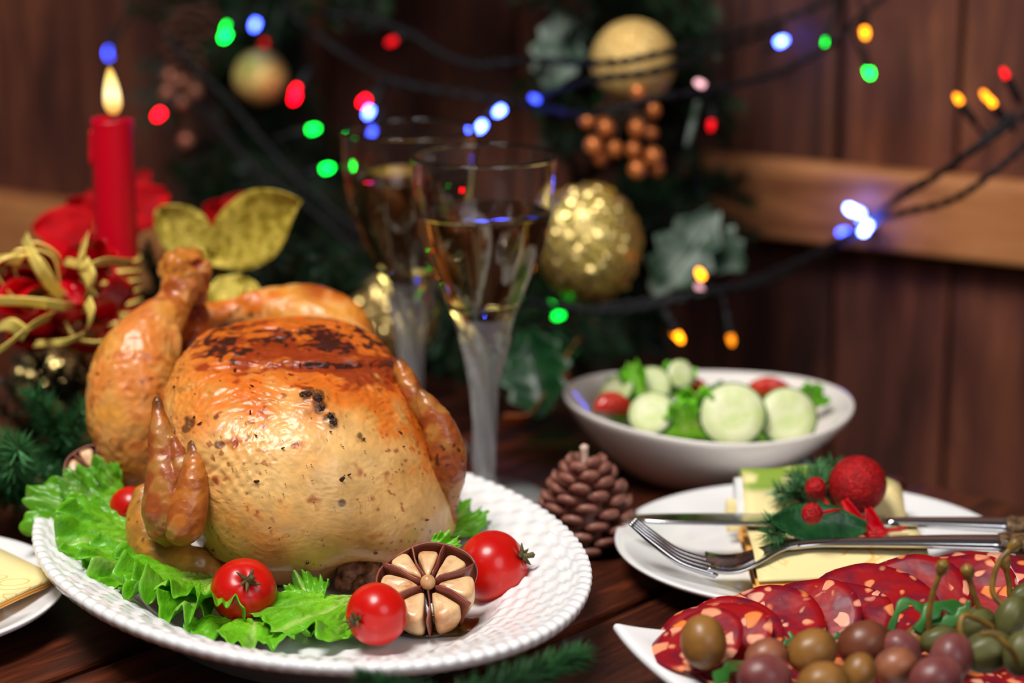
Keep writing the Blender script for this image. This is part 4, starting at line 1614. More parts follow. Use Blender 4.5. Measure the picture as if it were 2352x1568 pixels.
part('ribbon', join(*[blade(PY(a, b_, 1.112), PY(c_, d_, 1.104), w, (.2, -.9, .3), prof=lambda s: 0.25 + 0.75 * s, cup=.3) for a, b_, c_, d_, w in
                      ((1935, 1150, 1985, 1238, .012), (1990, 1170, 2010, 1235, .012))]), MT['ribbon'], pk, solid=.0005)
part('ribbon', join(tube([PY(1985, 1225, 1.104), PY(2030, 1220, 1.105), PY(2080, 1212, 1.106)], .0011), blade(PY(1985, 1222, 1.104), PY(2040, 1222, 1.104), .006, (0, -.8, .5))), MT['ribbon'], pk)
# ------------------------------------------------------------------ salami dish
DL, DB = G(1378, 1440, .028), G(2312, 1268, .030)
E1 = (DB - DL)
E1.z = 0
DLEN = E1.length
E1.normalize()
E2 = Vector((E1.y, -E1.x, 0))
DWID = 0.128
DC = Vector((DL.x, DL.y, 0)) + E1 * (DLEN / 2) + E2 * (DWID / 2)


def dish_fn(a, b_):
    s, t = a * 2 - 1, b_ * 2 - 1
    ps = s * (1 - .10 * (1 - t * t) * abs(s) ** 3)
    pt = t * (1 - .16 * (1 - s * s) * abs(t) ** 3)
    cr_ = (abs(s) * abs(t)) ** 4
    ps *= 1 - .035 * cr_
    pt *= 1 - .06 * cr_
    e = max(abs(s), abs(t))
    z = .005 + .010 * sm((e - .45) / .5) + .015 * (abs(s * t)) ** 2.2
    return DC + E1 * (ps * DLEN / 2) + E2 * (pt * DWID / 2) + Vector((0, 0, z))


o = part('serving_dish', grid(dish_fn, 60, 48), MT['porcelain'], loc=DC, solid=.0045, subsurf=1)
tag(o, 'white pointed-corner serving dish with salami and olives at the lower right', 'dish')


def slice_(c, r, nrm, spin, label, seed):
    c = Vector(c)
    q = Z.rotation_difference(Vector(nrm).normalized())
    V, Fc = [], []
    NR_, NA_ = 8, 44
    for sgn in (1, -1):
        for i in range(NR_ + 1):
            for k in range(NA_):
                a = 2 * math.pi * k / NA_
                rr = r * i / NR_ * (1 + .035 * math.sin(3 * a + seed) + .02 * noise.noise(Vector((math.cos(a) * 2, math.sin(a) * 2, seed))))
                x, y = rr * math.cos(a) * 1.06, rr * math.sin(a) * .94
                z = .10 * r * (i / NR_) ** 2 * math.sin(2 * a + seed) + .05 * r * noise.noise(Vector((x * 70, y * 70, seed))) + sgn * .0007 * (1 if i < NR_ else .3)
                V.append(c + q @ Vector((x, y, z)))
    n1 = (NR_ + 1) * NA_
    for h in (0, 1):
        for i in range(NR_):
            for k in range(NA_):
                k2 = (k + 1) % NA_
                f = (h * n1 + i * NA_ + k, h * n1 + (i + 1) * NA_ + k, h * n1 + (i + 1) * NA_ + k2, h * n1 + i * NA_ + k2)
                Fc.append(f if h == 0 else tuple(reversed(f)))
    for k in range(NA_):
        k2 = (k + 1) % NA_
        Fc.append((NR_ * NA_ + k, n1 + NR_ * NA_ + k, n1 + NR_ * NA_ + k2, NR_ * NA_ + k2))
    o = part('salami_slice', (V, Fc), MT['salami'], loc=c)
    tag(o, label, 'salami', 'salami slices on the dish')


ORD = ('leftmost salami slice, at the pointed left corner of the dish', 'second salami slice from the left corner of the dish', 'third salami slice from the left, behind the lone olive',
       'fourth salami slice from the left corner of the dish', 'fifth salami slice from the left, above the olives', 'sixth salami slice from the left corner of the dish',
       'seventh salami slice from the left, behind the arugula', 'eighth salami slice from the left, under the caper stems', 'ninth salami slice from the left corner of the dish', 'rightmost salami slice, cut off by the right edge')
SL = [(1600, 1474, .952, .0225), (1640, 1470, .968, .026), (1670, 1462, .976, .030), (1745, 1450, .986, .031), (1825, 1436, .995, .032), (1905, 1422, 1.003, .033), (1990, 1404, 1.011, .034), (2080, 1388, 1.019, .035), (2175, 1374, 1.026, .036), (2285, 1366, 1.032, .037)]
for k, (u, v, Y, r) in enumerate(SL):
    slice_(PY(u, v, Y), r * (.86 + .08 * math.sin(k * 2.3)), (-.30 + .02 * k + .10 * math.sin(k * 3.1), -.42 + .10 * math.cos(k * 2.1), .84), 0, ORD[k], k * 1.7)
slice_(DC + E2 * .002 - E1 * .03 + Vector((0, 0, .0135)), .034, (-.1, -.12, 1), 0, 'flat salami slice under the middle olives', 3.3)
slice_(DC + E2 * .002 + E1 * .035 + Vector((0, 0, .0135)), .034, (-.1, -.12, 1), 0, 'flat salami slice under the caper berries', 5.3)
slice_(DC - E1 * .062 - E2 * .012 + Vector((0, 0, .0165)), .024, (.10, -.12, 1), 0, 'flat salami slice at the dish left, below the lone olive', 6.3)
slice_(DC - E1 * .052 + E2 * .018 + Vector((0, 0, .0170)), .024, (.10, .0, 1), 0, 'flat salami slice at the dish front left corner', 7.3)


def olive(u, v, r, Y, m_, label, axis=(1, .3, .2), split=False):
    c = PY(u, v, Y)
    R = px(r, Y)
    t = thing('olive', label, 'olive', c - Vector((0, 0, R)), 'olives on the salami dish')
    q = Z.rotation_difference(Vector(axis).normalized())
    vf = ball((0, 0, 0), R, 36, 24, (.95, .95, 1.12), lambda d: 1 + .025 * noise.noise(d * 2.5 + Vector((u * .01, 0, 0))) - (0.10 * math.exp(-((math.atan2(d.y, d.x) - 0.3) * 14) ** 2) * (1 - d.z * d.z) if split else 0))
    part('flesh', ([c + q @ p for p in vf[0]], vf[1]), m_, t)
    return t


olive(1616, 1474, 60, .935, MT['olive_a'], 'lone green-brown olive lying on the salami', (-.1, .45, .9), True)
olive(1760, 1508, 48, .925, MT['olive_b'], 'rosy brown olive behind the mauve one at the dish front', (1, .2, .3))
olive(1866, 1496, 58, .928, MT['olive_a'], 'shiny olive-green olive in the middle of the pile', (1, .3, .4))
olive(1985, 1478, 60, .945, MT['olive_c'], 'dark red-brown olive at the top of the pile', (1, .1, .3))
olive(2070, 1492, 48, .940, MT['olive_d'], 'deep purple olive right of the dark red-brown one', (.6, -.3, -.6))
olive(2112, 1466, 36, .965, MT['olive_a'], 'small tan olive half hidden below the arugula', (1, 0, .2))
olive(1757, 1556, 62, .900, MT['olive_d'], 'mauve olive at the bottom left of the pile', (1, .1, -.2))
olive(1892, 1572, 60, .890, MT['olive_a'], 'tan olive cut off by the bottom edge', (1, .1, .1))
olive(1972, 1545, 46, .905, MT['olive_a'], 'brownish olive between the tan and reddish ones', (.4, .2, 1))
olive(2058, 1530, 50, .915, MT['olive_b'], 'reddish olive below the deep purple one', (1, .1, .3))
olive(2150, 1560, 62, .900, MT['olive_d'], 'mottled purple olive at the bottom right', (1, .4, .3))
olive(2185, 1510, 56, .920, MT['olive_d'], 'glossy purple olive beside the caper berries', (.3, .4, .8))


def caper(u, v, r, Y, stem, hv, label, axis):
    c = PY(u, v, Y)
    R = px(r, Y)
    t = thing('caper_berry', label, 'caper berry', c - Vector((0, 0, R)), 'caper berries on the salami dish')
    q = Z.rotation_difference(Vector(axis).normalized())
    vf = ball((0, 0, 0), R, 32, 22, (.88, .88, 1.2), lambda d: 1 + .03 * math.cos(8 * math.atan2(d.y, d.x)) * (1 - d.z * d.z))
    part('berry', ([c + q @ p for p in vf[0]], vf[1]), MT['caper'], t)
    if stem:
        P = [PY(a, b_, y) for a, b_, y in stem]
        part('stem', loft(P, [px(7, 1)] * len(P), 10, 8), MT['caper_stem'], t)
        if hv:
            p = P[-1]
            d = (P[-1] - P[-2]).normalized()
            part('bud', loft([p - d * .0012, p + d * .0012, p + d * .004, p + d * .0055], [px(7, 1), px(14, 1), px(15, 1), px(7, 1)], 14, 5), MT['caper_stem'], t, label='knobby stem end')
    return t


caper(2322, 1420, 46, .955, [(2315, 1400, .955), (2282, 1365, .958), (2282, 1325, .96), (2298, 1285, .962), (2322, 1260, .964)], True, 'upper right caper berry, its stem rising highest', (.3, .2, 1))
caper(2268, 1496, 58, .925, [(2225, 1480, .925), (2205, 1450, .925), (2212, 1415, .928), (2235, 1418, .93), (2280, 1440, .935)], False, 'large caper berry low at the right with a looping stem', (1, .2, .2))
caper(2240, 1432, 44, .955, [(2262, 1440, .955), (2250, 1400, .955), (2235, 1360, .955), (2226, 1325, .955)], True, 'caper berry behind the looping stem, one thin upright stalk', (.8, .3, .3))
caper(2160, 1470, 42, .945, [(2136, 1460, .945), (2134, 1415, .945), (2142, 1365, .945), (2160, 1315, .945)], True, 'leftmost caper berry with a thick brown upright stem', (1, .2, .1))
caper(2345, 1500, 48, .915, [(2345, 1530, .912), (2320, 1490, .905), (2285, 1458, .905), (2255, 1455, .905)], False, 'caper berry at the right edge with a drooping stem', (.3, .3, 1))
caper(2350, 1365, 30, .985, [(2350, 1370, .985), (2322, 1372, .985), (2318, 1340, .985), (2310, 1302, .985)], True, 'small caper berry at the right edge with a short stem', (.8, .3, .3))


def arugula(pts, w, label, seed):
    P = [PY(*p) for p in pts]

    Q = crom(P, 8)
    n = len(Q)

    def fn(s, t):
        i = min(n - 1, int(round(s * (n - 1))))
        p = Vector(Q[i])
        tt = t * 2 - 1
        tg = (Vector(Q[min(i + 1, n - 1)]) - Vector(Q[max(i - 1, 0)])).normalized()
        sd = tg.cross(TOW + Z * .6).normalized()
        ww = w * (math.sin(math.pi * min(1, s * .9 + .1)) ** .6) * (1 + .35 * math.sin(s * 17 + seed))
        return p + sd * (tt * ww) + TOW * (-.15 * w * tt * tt)
    o = part('arugula_leaf', grid(fn, n, 7), MT['arugula'], loc=P[0], solid=.0004)
    tag(o, label, 'arugula', 'arugula on the salami dish')


arugula([(2045, 1450, .965), (2062, 1405, .968), (2085, 1382, .97), (2112, 1395, .968), (2122, 1418, .965)], .0021, 'arched arugula leaf left of the thick brown stem', 1)
arugula([(2105, 1450, .960), (2130, 1415, .962), (2160, 1392, .965), (2200, 1398, .966), (2230, 1405, .966)], .0034, 'arugula leaf reaching right behind the caper stems', 2)
arugula([(2140, 1430, .962), (2185, 1425, .962), (2215, 1405, .964), (2228, 1378, .966)], .0028, 'toothed arugula leaf tip under the caper stalks', 3)
arugula([(1715, 1520, .945), (1675, 1535, .925), (1652, 1560, .915), (1640, 1580, .910)], .0030, 'arugula leaf hanging over the dish front left of the mauve olive', 4)
arugula([(1800, 1480, .95), (1820, 1468, .952), (1812, 1450, .955)], .0014, 'tiny arugula shred between the rosy and green olives', 5)
arugula([(1905, 1470, .955), (1925, 1460, .956), (1945, 1452, .957)], .0016, 'arugula shred beside the dark red-brown olive', 6)

# ------------------------------------------------------------------ fir sprigs


def fir_meshes(L, seed, nside, nlen, dens, wid=.00042, tag_='fir'):
    r = random.Random(seed)
    stems, NV, NF = [], [], []

    def needles(P0, P1, n, ln, bendv):
        ax = (P1 - P0).normalized()
        u = ax.orthogonal().normalized()
        w = ax.cross(u)
        for i in range(n):
            s = (i + r.random()) / n
            p = P0.lerp(P1, s) + bendv * (s * (1 - s))
            a = r.uniform(0, 2 * math.pi)
            dr = u * math.cos(a) + w * math.sin(a)
            fw = r.uniform(0.45, 1.0) + 0.5 * s
            d = (dr + ax * fw).normalized()
            l = ln * r.uniform(.75, 1.1) * (1 - .25 * s)
            e = d.orthogonal().normalized()
            g = d.cross(e)
            b = len(NV)
            for k in range(3):
                t = k * 2.0944
                NV.append(p + (e * math.cos(t) + g * math.sin(t)) * wid)
            mid = p + d * l * .6
            for k in range(3):
                t = k * 2.0944
                NV.append(mid + (e * math.cos(t) + g * math.sin(t)) * wid * .9)
            NV.append(p + d * l + Vector((0, 0, 0)))
            for k in range(3):
                k2 = (k + 1) % 3
                NF.append((b + k, b + k2, b + 3 + k2, b + 3 + k))
                NF.append((b + 3 + k, b + 3 + k2, b + 6))
    O = Vector((0, 0, 0))
    T = Vector((0, L, 0))
    stems.append(loft([O, T * .5 + Vector((0, 0, .003)), T], [.0018, .0014, .0008], 6, 4))
    needles(O.lerp(T, .08), T, int(dens * L), nlen, Vector((0, 0, .012)))
    for k in range(nside):
        s = 0.15 + 0.62 * (k + .5) / nside
        sd = 1 if k % 2 else -1
        l = L * (0.62 - 0.42 * s) * r.uniform(.8, 1.15)
        b = Vector((0, s * L, 0))
        e = b + Vector((sd * l * .72, l * .68, r.uniform(-.25, .25) * l))
        stems.append(loft([b, b.lerp(e, .5), e], [.0012, .0010, .0006], 5, 3))
        needles(b, e, int(dens * l), nlen * .92, O)
    sm_ = mesh_from('stem', *join(*stems))
    sm_.materials.append(MT['bark'])
    nm = mesh_from('needles', NV, NF, smooth=False)
    return sm_, nm


FIR = [fir_meshes(.11, s, 5, .019, 3000) for s in (1, 2, 3)]
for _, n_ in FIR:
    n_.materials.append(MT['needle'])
FIRF = [fir_meshes(.10, s, 3, .020, 4200, .00045) for s in (11, 12)]
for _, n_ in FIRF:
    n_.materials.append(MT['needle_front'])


FIRS = [fir_meshes(.10, s, 0, .019, 5200, .0005) for s in (31, 32)]
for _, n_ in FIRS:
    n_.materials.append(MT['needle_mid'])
FIRP = [fir_meshes(.020, s, 2, .0135, 5200, .00028) for s in (21, 22)]
for _, n_ in FIRP:
    n_.materials.append(MT['needle_front'])


def aim(d, roll):
    from mathutils import Quaternion
    d = Vector(d).normalized()
    q = Vector((0, 1, 0)).rotation_difference(d)
    return q @ Quaternion((0, 1, 0), roll)


def add_fir(parent, loc, d, roll, s, lib, k):
    a = bpy.data.objects.new('branch', lib[k % len(lib)][0])
    scene.collection.objects.link(a)
    a.parent = parent
    a.rotation_mode = 'QUATERNION'
    a.rotation_quaternion = aim(d, roll)
    a.location = Vector(loc) - ORG[parent.name]
    a.scale = (s, s, s)
    b = bpy.data.objects.new('needles', lib[k % len(lib)][1])
    scene.collection.objects.link(b)
    b.parent = a
    b['kind'] = 'stuff'
    ORG[a.name] = Vector(loc)
    return a


def sprig(loc, tip, label, s=1.0, roll=0.0, k=0, lib=None):
    loc = Vector(loc)
    t = thing('fir_sprig', label, 'fir sprig', loc)
    add_fir(t, loc, Vector(tip) - loc, roll, (Vector(tip) - loc).length / (0.10 if lib is FIRF or lib is FIRS else 0.11) * s, lib or FIR, k)
    return t


# left of the platter and along the front of the table
sprig(PY(30, 1150, 1.22), PY(42, 1030, 1.13), 'bushy fir sprig with a brown bud, at the left edge above the plate', 1, .4, 0, FIRF)
sprig(PY(60, 1130, 1.24), PY(190, 945, 1.19), 'fir sprig pressed against the left drumstick', 1, .9, 1, FIRF)
sprig(PY(-60, 1150, 1.22), PY(-10, 1060, 1.15), 'dark fir sprig cut off by the left edge', 1, .9, 1, FIRF)
sprig(PY(1000, 1655, .850), PY(1326, 1512, .905), 'fir sprig on the table in front of the platter, right one', 1, .2, 0, FIRS)
sprig(PY(1090, 1640, .850), PY(826, 1556, .868), 'fir sprig on the table in front of the platter, left one', 1, .5, 1, FIRS)

# holiday pick greenery
for k, (u, v, Y, u2, v2, Y2) in enumerate(((1890, 1150, 1.130, 1870, 1065, 1.140), (1875, 1150, 1.130, 1810, 1080, 1.138), (1860, 1160, 1.128, 1780, 1125, 1.132), (1825, 1200, 1.100, 1765, 1225, 1.090), (1905, 1140, 1.134, 1915, 1075, 1.142))):
    a_ = PY(u, v, Y)
    add_fir(pk, a_, PY(u2, v2, Y2) - a_, k * .9, .85, FIRP, k)

# ------------------------------------------------------------------ wreath on the wall
wc = WP(1060, 220, .075)
wreath = thing('christmas_wreath', 'large dark green fir wreath hung with gold balls on the wooden wall', 'wreath', wc)
RM = .172
ring = [wc + WA * (RM * math.cos(a)) + Z * (RM * math.sin(a)) for a in [2 * math.pi * k / 24 for k in range(25)]]
part('ring', tube(ring, .007, 10, 4), MT['bark'], wreath)
rw = random.Random(5)
NB = 150
for k in range(NB):
    a = 2 * math.pi * (k * 0.61803) + rw.uniform(-.1, .1)
    low = max(0, -math.sin(a))
    rr = RM + rw.uniform(-.045, .03) - .02 * low
    p = wc + WA * (rr * math.cos(a)) + Z * (rr * math.sin(a)) + WN * rw.uniform(-.02, .045)
    d = (WA * math.cos(a) + Z * math.sin(a)) * rw.uniform(-.25, .75) + (WA * -math.sin(a) + Z * math.cos(a)) * rw.uniform(-1, 1) + WN * rw.uniform(.05, .8)
    add_fir(wreath, p, d, rw.uniform(0, 6.28), rw.uniform(.62, 1.0), FIR, k)
# greenery lying on the table behind the chicken
for k, (u, v, Y, u2, v2, Y2, lab) in enumerate(((560, 760, 1.36, 700, 590, 1.32, 'dark fir sprig behind the chicken legs, left of the glasses'),
                                                (700, 760, 1.38, 800, 620, 1.36, 'fir sprig rising between the right drumstick and far glass'),
                                                (430, 760, 1.36, 520, 600, 1.33, 'fir sprig behind the raised drumstick, below the gold leaves'),
                                                (180, 960, 1.30, 60, 800, 1.28, 'shadowed fir sprig under the red bow'),
                                                (250, 900, 1.28, 130, 880, 1.25, 'shadowed fir sprig left of the drumstick'),
                                                (60, 1060, 1.30, 90, 880, 1.26, 'dark fir sprig at the left below the gold ribbon'),
                                                (330, 800, 1.33, 240, 640, 1.32, 'dark fir sprig right of the candle base'),
                                                (400, 780, 1.36, 340, 560, 1.36, 'dark fir sprig between the candle and the raised drumstick'),
                                                (520, 730, 1.35, 560, 560, 1.36, 'dark fir sprig under the large gold leaf'))):
    sprig(PY(u, v, Y), PY(u2, v2, Y2), lab, 1, k * .7, k)

# ------------------------------------------------------------------ ornaments


def sequin_ball(c, r, n, label, core, seed, zs=1.0):
    c = Vector(c)
    t = thing('gold_bauble', label, 'bauble', c - Vector((0, 0, r)))
    part('core', ball(c, r * .97, 40, 26, (1, 1, zs)), core, t)
    rr = random.Random(seed)
    V, Fc = [], []
    for i in range(n):
        z = 1 - 2 * (i + .5) / n
        a = i * 2.39996
        d = Vector((math.sqrt(1 - z * z) * math.cos(a), math.sqrt(1 - z * z) * math.sin(a), z))
        nn = (d + Vector((rr.gauss(0, .28), rr.gauss(0, .28), rr.gauss(0, .28)))).normalized()
        e = nn.orthogonal().normalized()
        g = nn.cross(e)
        s = r * 1.9 / math.sqrt(n)
        p = c + Vector((d.x, d.y, d.z * zs)) * r * rr.uniform(.98, 1.03)
        b = len(V)
        for k in range(6):
            V.append(p + (e * math.cos(k * 1.0472) + g * math.sin(k * 1.0472)) * s)
        V.append(p + nn * s * .25)
        V.append(p - nn * s * .2)
        for k in range(6):
            k2 = (k + 1) % 6
            Fc.append((b + k, b + k2, b + 6))
            Fc.append((b + k2, b + k, b + 7))
    part('sequins', (V, Fc), MT['sequin'], t, smooth=False, kind='stuff')
    return t


def plain_ball(c, r, label, m_):
    c = Vector(c)
    t = thing('gold_bauble', label, 'bauble', c - Vector((0, 0, r)))
    part('ball', ball(c, r, 56, 36, (1, 1, 1), lambda d: 1 + .006 * noise.noise(d * 30)), m_, t)
    k = Vector((.1, .85, .5)).normalized()
    part('cap', loft([c + k * r * .97, c + k * r * 1.12], [r * .16, r * .15], 14, 3), MT['gold'], t)
    part('hook', tube([c + k * r * 1.1, c + k * r * 1.3 + XR * r * .08, c + k * r * 1.45], r * .03, 6), MT['gold'], t)
    return t


plain_ball(D(1455, 142, 1.50), px(98, 1.50), 'gold glitter bauble at the upper right of the wreath, above copper berries', MT['gold_glitter'])
plain_ball(D(598, 178, 1.68), px(62, 1.68), 'matt gold bauble at the upper left of the wreath', MT['gold_glitter'])
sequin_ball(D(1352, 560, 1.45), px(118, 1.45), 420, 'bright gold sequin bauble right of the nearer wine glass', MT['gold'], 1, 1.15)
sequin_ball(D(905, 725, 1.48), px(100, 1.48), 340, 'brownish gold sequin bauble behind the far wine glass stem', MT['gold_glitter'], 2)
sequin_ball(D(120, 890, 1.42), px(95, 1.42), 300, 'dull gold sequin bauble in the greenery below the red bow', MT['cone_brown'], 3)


def berry_cluster(name, label, pts, m_, stem_to):
    t = thing(name, label, 'berries', D(*stem_to))
    for (u, v, d, r) in pts:
        part('berry', ball(D(u, v, d), px(r, d), 24, 16, (1, 1, 1.08)), m_, t)
    for (u, v, d, r) in pts:
        part('stem', tube([D(u, v, d), D((u + stem_to[0]) / 2, (v + stem_to[1]) / 2 - 10, (d + stem_to[2]) / 2 + .01), D(*stem_to)], .0007, 5, 4), MT['bark'], t)


berry_cluster('copper_berries', 'spray of copper berries hanging under the upper right gold bauble',
              [(1465, 213, 1.46, 19), (1350, 280, 1.47, 19), (1392, 294, 1.46, 20), (1375, 268, 1.48, 17), (1364, 335, 1.46, 22), (1412, 343, 1.46, 19), (1463, 295, 1.46, 21), (1500, 255, 1.47, 18),
               (1455, 345, 1.46, 19), (1500, 360, 1.46, 22), (1463, 390, 1.46, 21), (1508, 388, 1.47, 18), (1495, 305, 1.48, 17), (1378, 362, 1.47, 20)], MT['copper'], (1440, 190, 1.5))
berry_cluster('rosy_berries', 'small cluster of dull rosy berries at the left of the wreath',
              [(392, 178, 1.70, 19), (415, 190, 1.70, 18), (385, 215, 1.69, 18), (418, 238, 1.70, 18), (448, 212, 1.7, 17), (428, 325, 1.69, 18)], MT['dull_berry'], (430, 130, 1.72))


def holly(name, base, tip, w, label, m_, d0, d1, nrm=(-.2, -1, .3)):
    b, t_ = D(*base, d0), D(*tip, d1)
    th = thing(name, label, 'leaf', b)
    part('leaf', blade(b, t_, w, nrm, bend=.2, cup=.15, spikes=4), m_, th, solid=.0008)
    ax = (t_ - b)
    part('midrib', loft([b, b.lerp(t_, .5) + Vector((0, -.002, 0)) - Vector(nrm).normalized() * ax.length * .05, t_], [.0009, .0007, .0003], 6, 6), m_, th)
    return th


holly('holly_leaf', (1300, 30), (1265, 215), px(130, 1.55), 'frosted pale holly leaf left of the upper right gold bauble', MT['holly_pale'], 1.56, 1.54)
holly('holly_leaf', (1370, 20), (1300, 230), px(90, 1.55), 'frosted holly leaf tucked behind the upper right gold bauble', MT['holly_pale'], 1.58, 1.58, (-.6, -1, .2))
holly('holly_leaf', (1640, 490), (1500, 680), px(150, 1.47), 'frosted holly leaf beside the lone orange bulb, right of the sequin bauble', MT['holly_pale'], 1.49, 1.46)
holly('holly_leaf', (1590, 520), (1710, 620), px(120, 1.47), 'frosted holly leaf tip behind the dark cables at the right', MT['holly_pale'], 1.5, 1.48)
holly('holly_leaf', (1210, 760), (1250, 960), px(170, 1.42), 'dark green holly leaf behind the nearer glass stem', MT['holly_dark'], 1.42, 1.40)
holly('holly_leaf', (1180, 830), (1330, 800), px(100, 1.42), 'dark holly leaf pointing right behind the nearer glass stem', MT['holly_dark'], 1.44, 1.42)
cu = thing('copper_ribbon', 'curled copper ribbon hanging behind the nearer glass stem', 'ribbon', D(1300, 800, 1.43))
part('strip', strip([D(1320, 790, 1.43), D(1290, 840, 1.42), D(1295, 890, 1.42), D(1240, 920, 1.41), D(1210, 960, 1.40), D(1150, 965, 1.40)], [.0065] * 6, nt=5, wdir=camdir(.3, .5, .8)), MT['copper'], cu, solid=.0006)
pine_cone(D(470, 60, 1.74), .055, .026, 'brown pine cone at the upper left of the wreath', MT['cone_brown'], (-.1, -.8, -.4), 60)

# gold leaves, poinsettia


def flower(name, label, center, petals, m_, cat='flower', cm=None, stamens=5):
    t = thing(name, label, cat, D(*center))
    for (u, v, d, w, nrm) in petals:
        part('petal', blade(D(*center), D(u, v, d), px(w, d), nrm, bend=.12, cup=.14, wave=.0008), m_, t, solid=.0007)
    for k in range(stamens):
        a = k * 1.2566
        part('stamen', ball(D(center[0] + 12 * math.cos(a), center[1] + 12 * math.sin(a), center[2] - .006), .0022, 12, 8), cm or MT['gold'], t)


flower('gold_poinsettia', 'gold fabric poinsettia with broad pointed leaves behind the drumstick knob', (485, 590, 1.35),
       [(692, 462, 1.31, 175, (0, -.9, .4)), (360, 480, 1.34, 120, (0, -.9, .4)), (480, 705, 1.37, 60, (0, -.9, .3))], MT['gold_leaf'], stamens=0)
flower('red_poinsettia', 'red velvet poinsettia behind the gold leaves', (520, 520, 1.42), [(610, 455, 1.42, 90, (0, -.7, .7)), (470, 470, 1.41, 80, (0, -.8, .6)), (560, 450, 1.44, 80, (0, -.8, .6)), (450, 540, 1.41, 80, (0, -.8, .6))], MT['red_petal'])
flower('red_poinsettia', 'red velvet poinsettia spread behind the candle', (235, 520, 1.38),
       [(75, 530, 1.37, 110, (0, -.8, .6)), (150, 470, 1.38, 100, (0, -.9, .3)), (382, 445, 1.40, 120, (0, -.9, .4)), (340, 395, 1.41, 80, (0, -.9, .3)), (130, 600, 1.36, 110, (0, -.8, .6)), (215, 440, 1.40, 90, (0, -.9, .2)), (330, 500, 1.40, 90, (0, -.9, .3))], MT['red_petal'])
flower('green_foliage', 'pale green leaf beside the ankle of the crossed chicken legs', (560, 640, 1.31), [(480, 705, 1.30, 80, (0, -.8, .6)), (570, 715, 1.30, 70, (0, -.8, .6))], MT['gold_leaf'], 'leaf', stamens=0)

# ------------------------------------------------------------------ candle
cdl = D(270, 600, 1.34)
cdl.z = 0
ctop = PY(268, 290, cdl.y).z
CR = px(48, 1.34)
candle = thing('taper_candle', 'lit red taper candle rising from the red bow at the left', 'candle', cdl)


def wax_pt(s):
    return s


cprof = smooth_prof([(CR * .99, 0.0), (CR * .99, ctop * .5), (CR, ctop - .004), (CR * .98, ctop), (CR * .8, ctop + .0008), (CR * .35, ctop - .0022), (0, ctop - .003)], 5)
cv = revolve([(0, 0)] + cprof, (cdl.x, cdl.y, 0), 40)
cv = ([Vector((p.x, p.y, p.z + (.0016 * noise.noise(Vector((p.x * 90, p.y * 90, 0))) if p.z > ctop - .01 else 0))) for p in cv[0]], cv[1])
part('wax', cv, MT['red_wax'], candle)
part('drip', loft([Vector((cdl.x - CR * .95, cdl.y - CR * .3, ctop - z)) for z in (.002, .010, .018, .021)], [.0012, .0016, .0020, .0012], 10, 5), MT['red_wax'], candle)
part('wick', loft([Vector((cdl.x, cdl.y, ctop - .003)), Vector((cdl.x + .0003, cdl.y, ctop + .003)), Vector((cdl.x + .0006, cdl.y, ctop + .006))], [.0009, .0008, .0006], 8, 4), MT['wick'], candle)
fz0 = PY(258, 264, cdl.y).z
fz1 = PY(258, 153, cdl.y).z
FH = fz1 - fz0
FM = flame_mat(fz0, fz1)
fw = px(20.5, 1.34)
fp = smooth_prof([(0.0, 0), (fw * .55, FH * .05), (fw * .92, FH * .18), (fw, FH * .30), (fw * .88, FH * .52), (fw * .6, FH * .75), (fw * .3, FH * .92), (0, FH)], 5)
fx = PY(259, 210, cdl.y).x
fvf = revolve([(max(0, a), b_) for a, b_ in fp], (fx, cdl.y, fz0), 28)
part('flame', ([p + Vector((-.0012 * ((p.z - fz0) / FH), 0, 0)) for p in fvf[0]], fvf[1]), FM, candle)
gz0, gz1 = PY(270, 745, cdl.y - CR).z, PY(270, 602, cdl.y - CR).z
for k in range(7):
    z = gz0 + (gz1 - gz0) * k / 6
    a_ = [Vector((cdl.x + CR * 1.06 * math.cos(t), cdl.y + CR * 1.06 * math.sin(t), z + .0006 * math.sin(3 * t + k))) for t in [i * 2 * math.pi / 20 for i in range(21)]]
    part('gold_wire', tube(a_, .0011, 6, 2), MT['gold'], candle, label='gold wire wrap' if k == 0 else None)

# ------------------------------------------------------------------ bow
bow = thing('gift_bow', 'shiny red and gold ribbon bow at the foot of the candle', 'bow', D(140, 680, 1.30))


def ribbon(pts, w, m_, name='loop', wd=None):
    P = [D(*p) for p in pts]
    part(name, strip(P, [w] * len(P), nt=6, wdir=(wd or camdir(.2, .6, .75))), m_, bow, solid=.0004)
    return P


rb = random.Random(3)
for k in range(22):
    a = k * 2.39996 + .4
    ln_ = rb.uniform(80, 185)
    cu_, cv_ = 130, 680
    ex_, ey_ = ln_ * 1.15 * math.cos(a), ln_ * .72 * math.sin(a)
    d0 = 1.30 + rb.uniform(-.03, .02)
    nx, ny = -ey_ * .35, ex_ * .35
    pts = [(cu_, cv_, d0), (cu_ + ex_ * .5 + nx, cv_ + ey_ * .5 + ny, d0 - .012), (cu_ + ex_, cv_ + ey_, d0 - .02), (cu_ + ex_ * .5 - nx, cv_ + ey_ * .5 - ny, d0 - .004), (cu_ + 5, cv_ + 5, d0 + .003)]
    wd = camdir(rb.uniform(-.6, .6), rb.uniform(-.2, .6), .8)
    w = rb.uniform(.0070, .0130)
    P = ribbon(pts, w, MT['ribbon'], wd=wd)
    for sg in ((-1, 1) if k % 4 == 0 else ()):
        part('edge', tube([p + wd * (w * 1.01 * sg) for p in P], .0008, 6, 6), MT['gold'], bow)
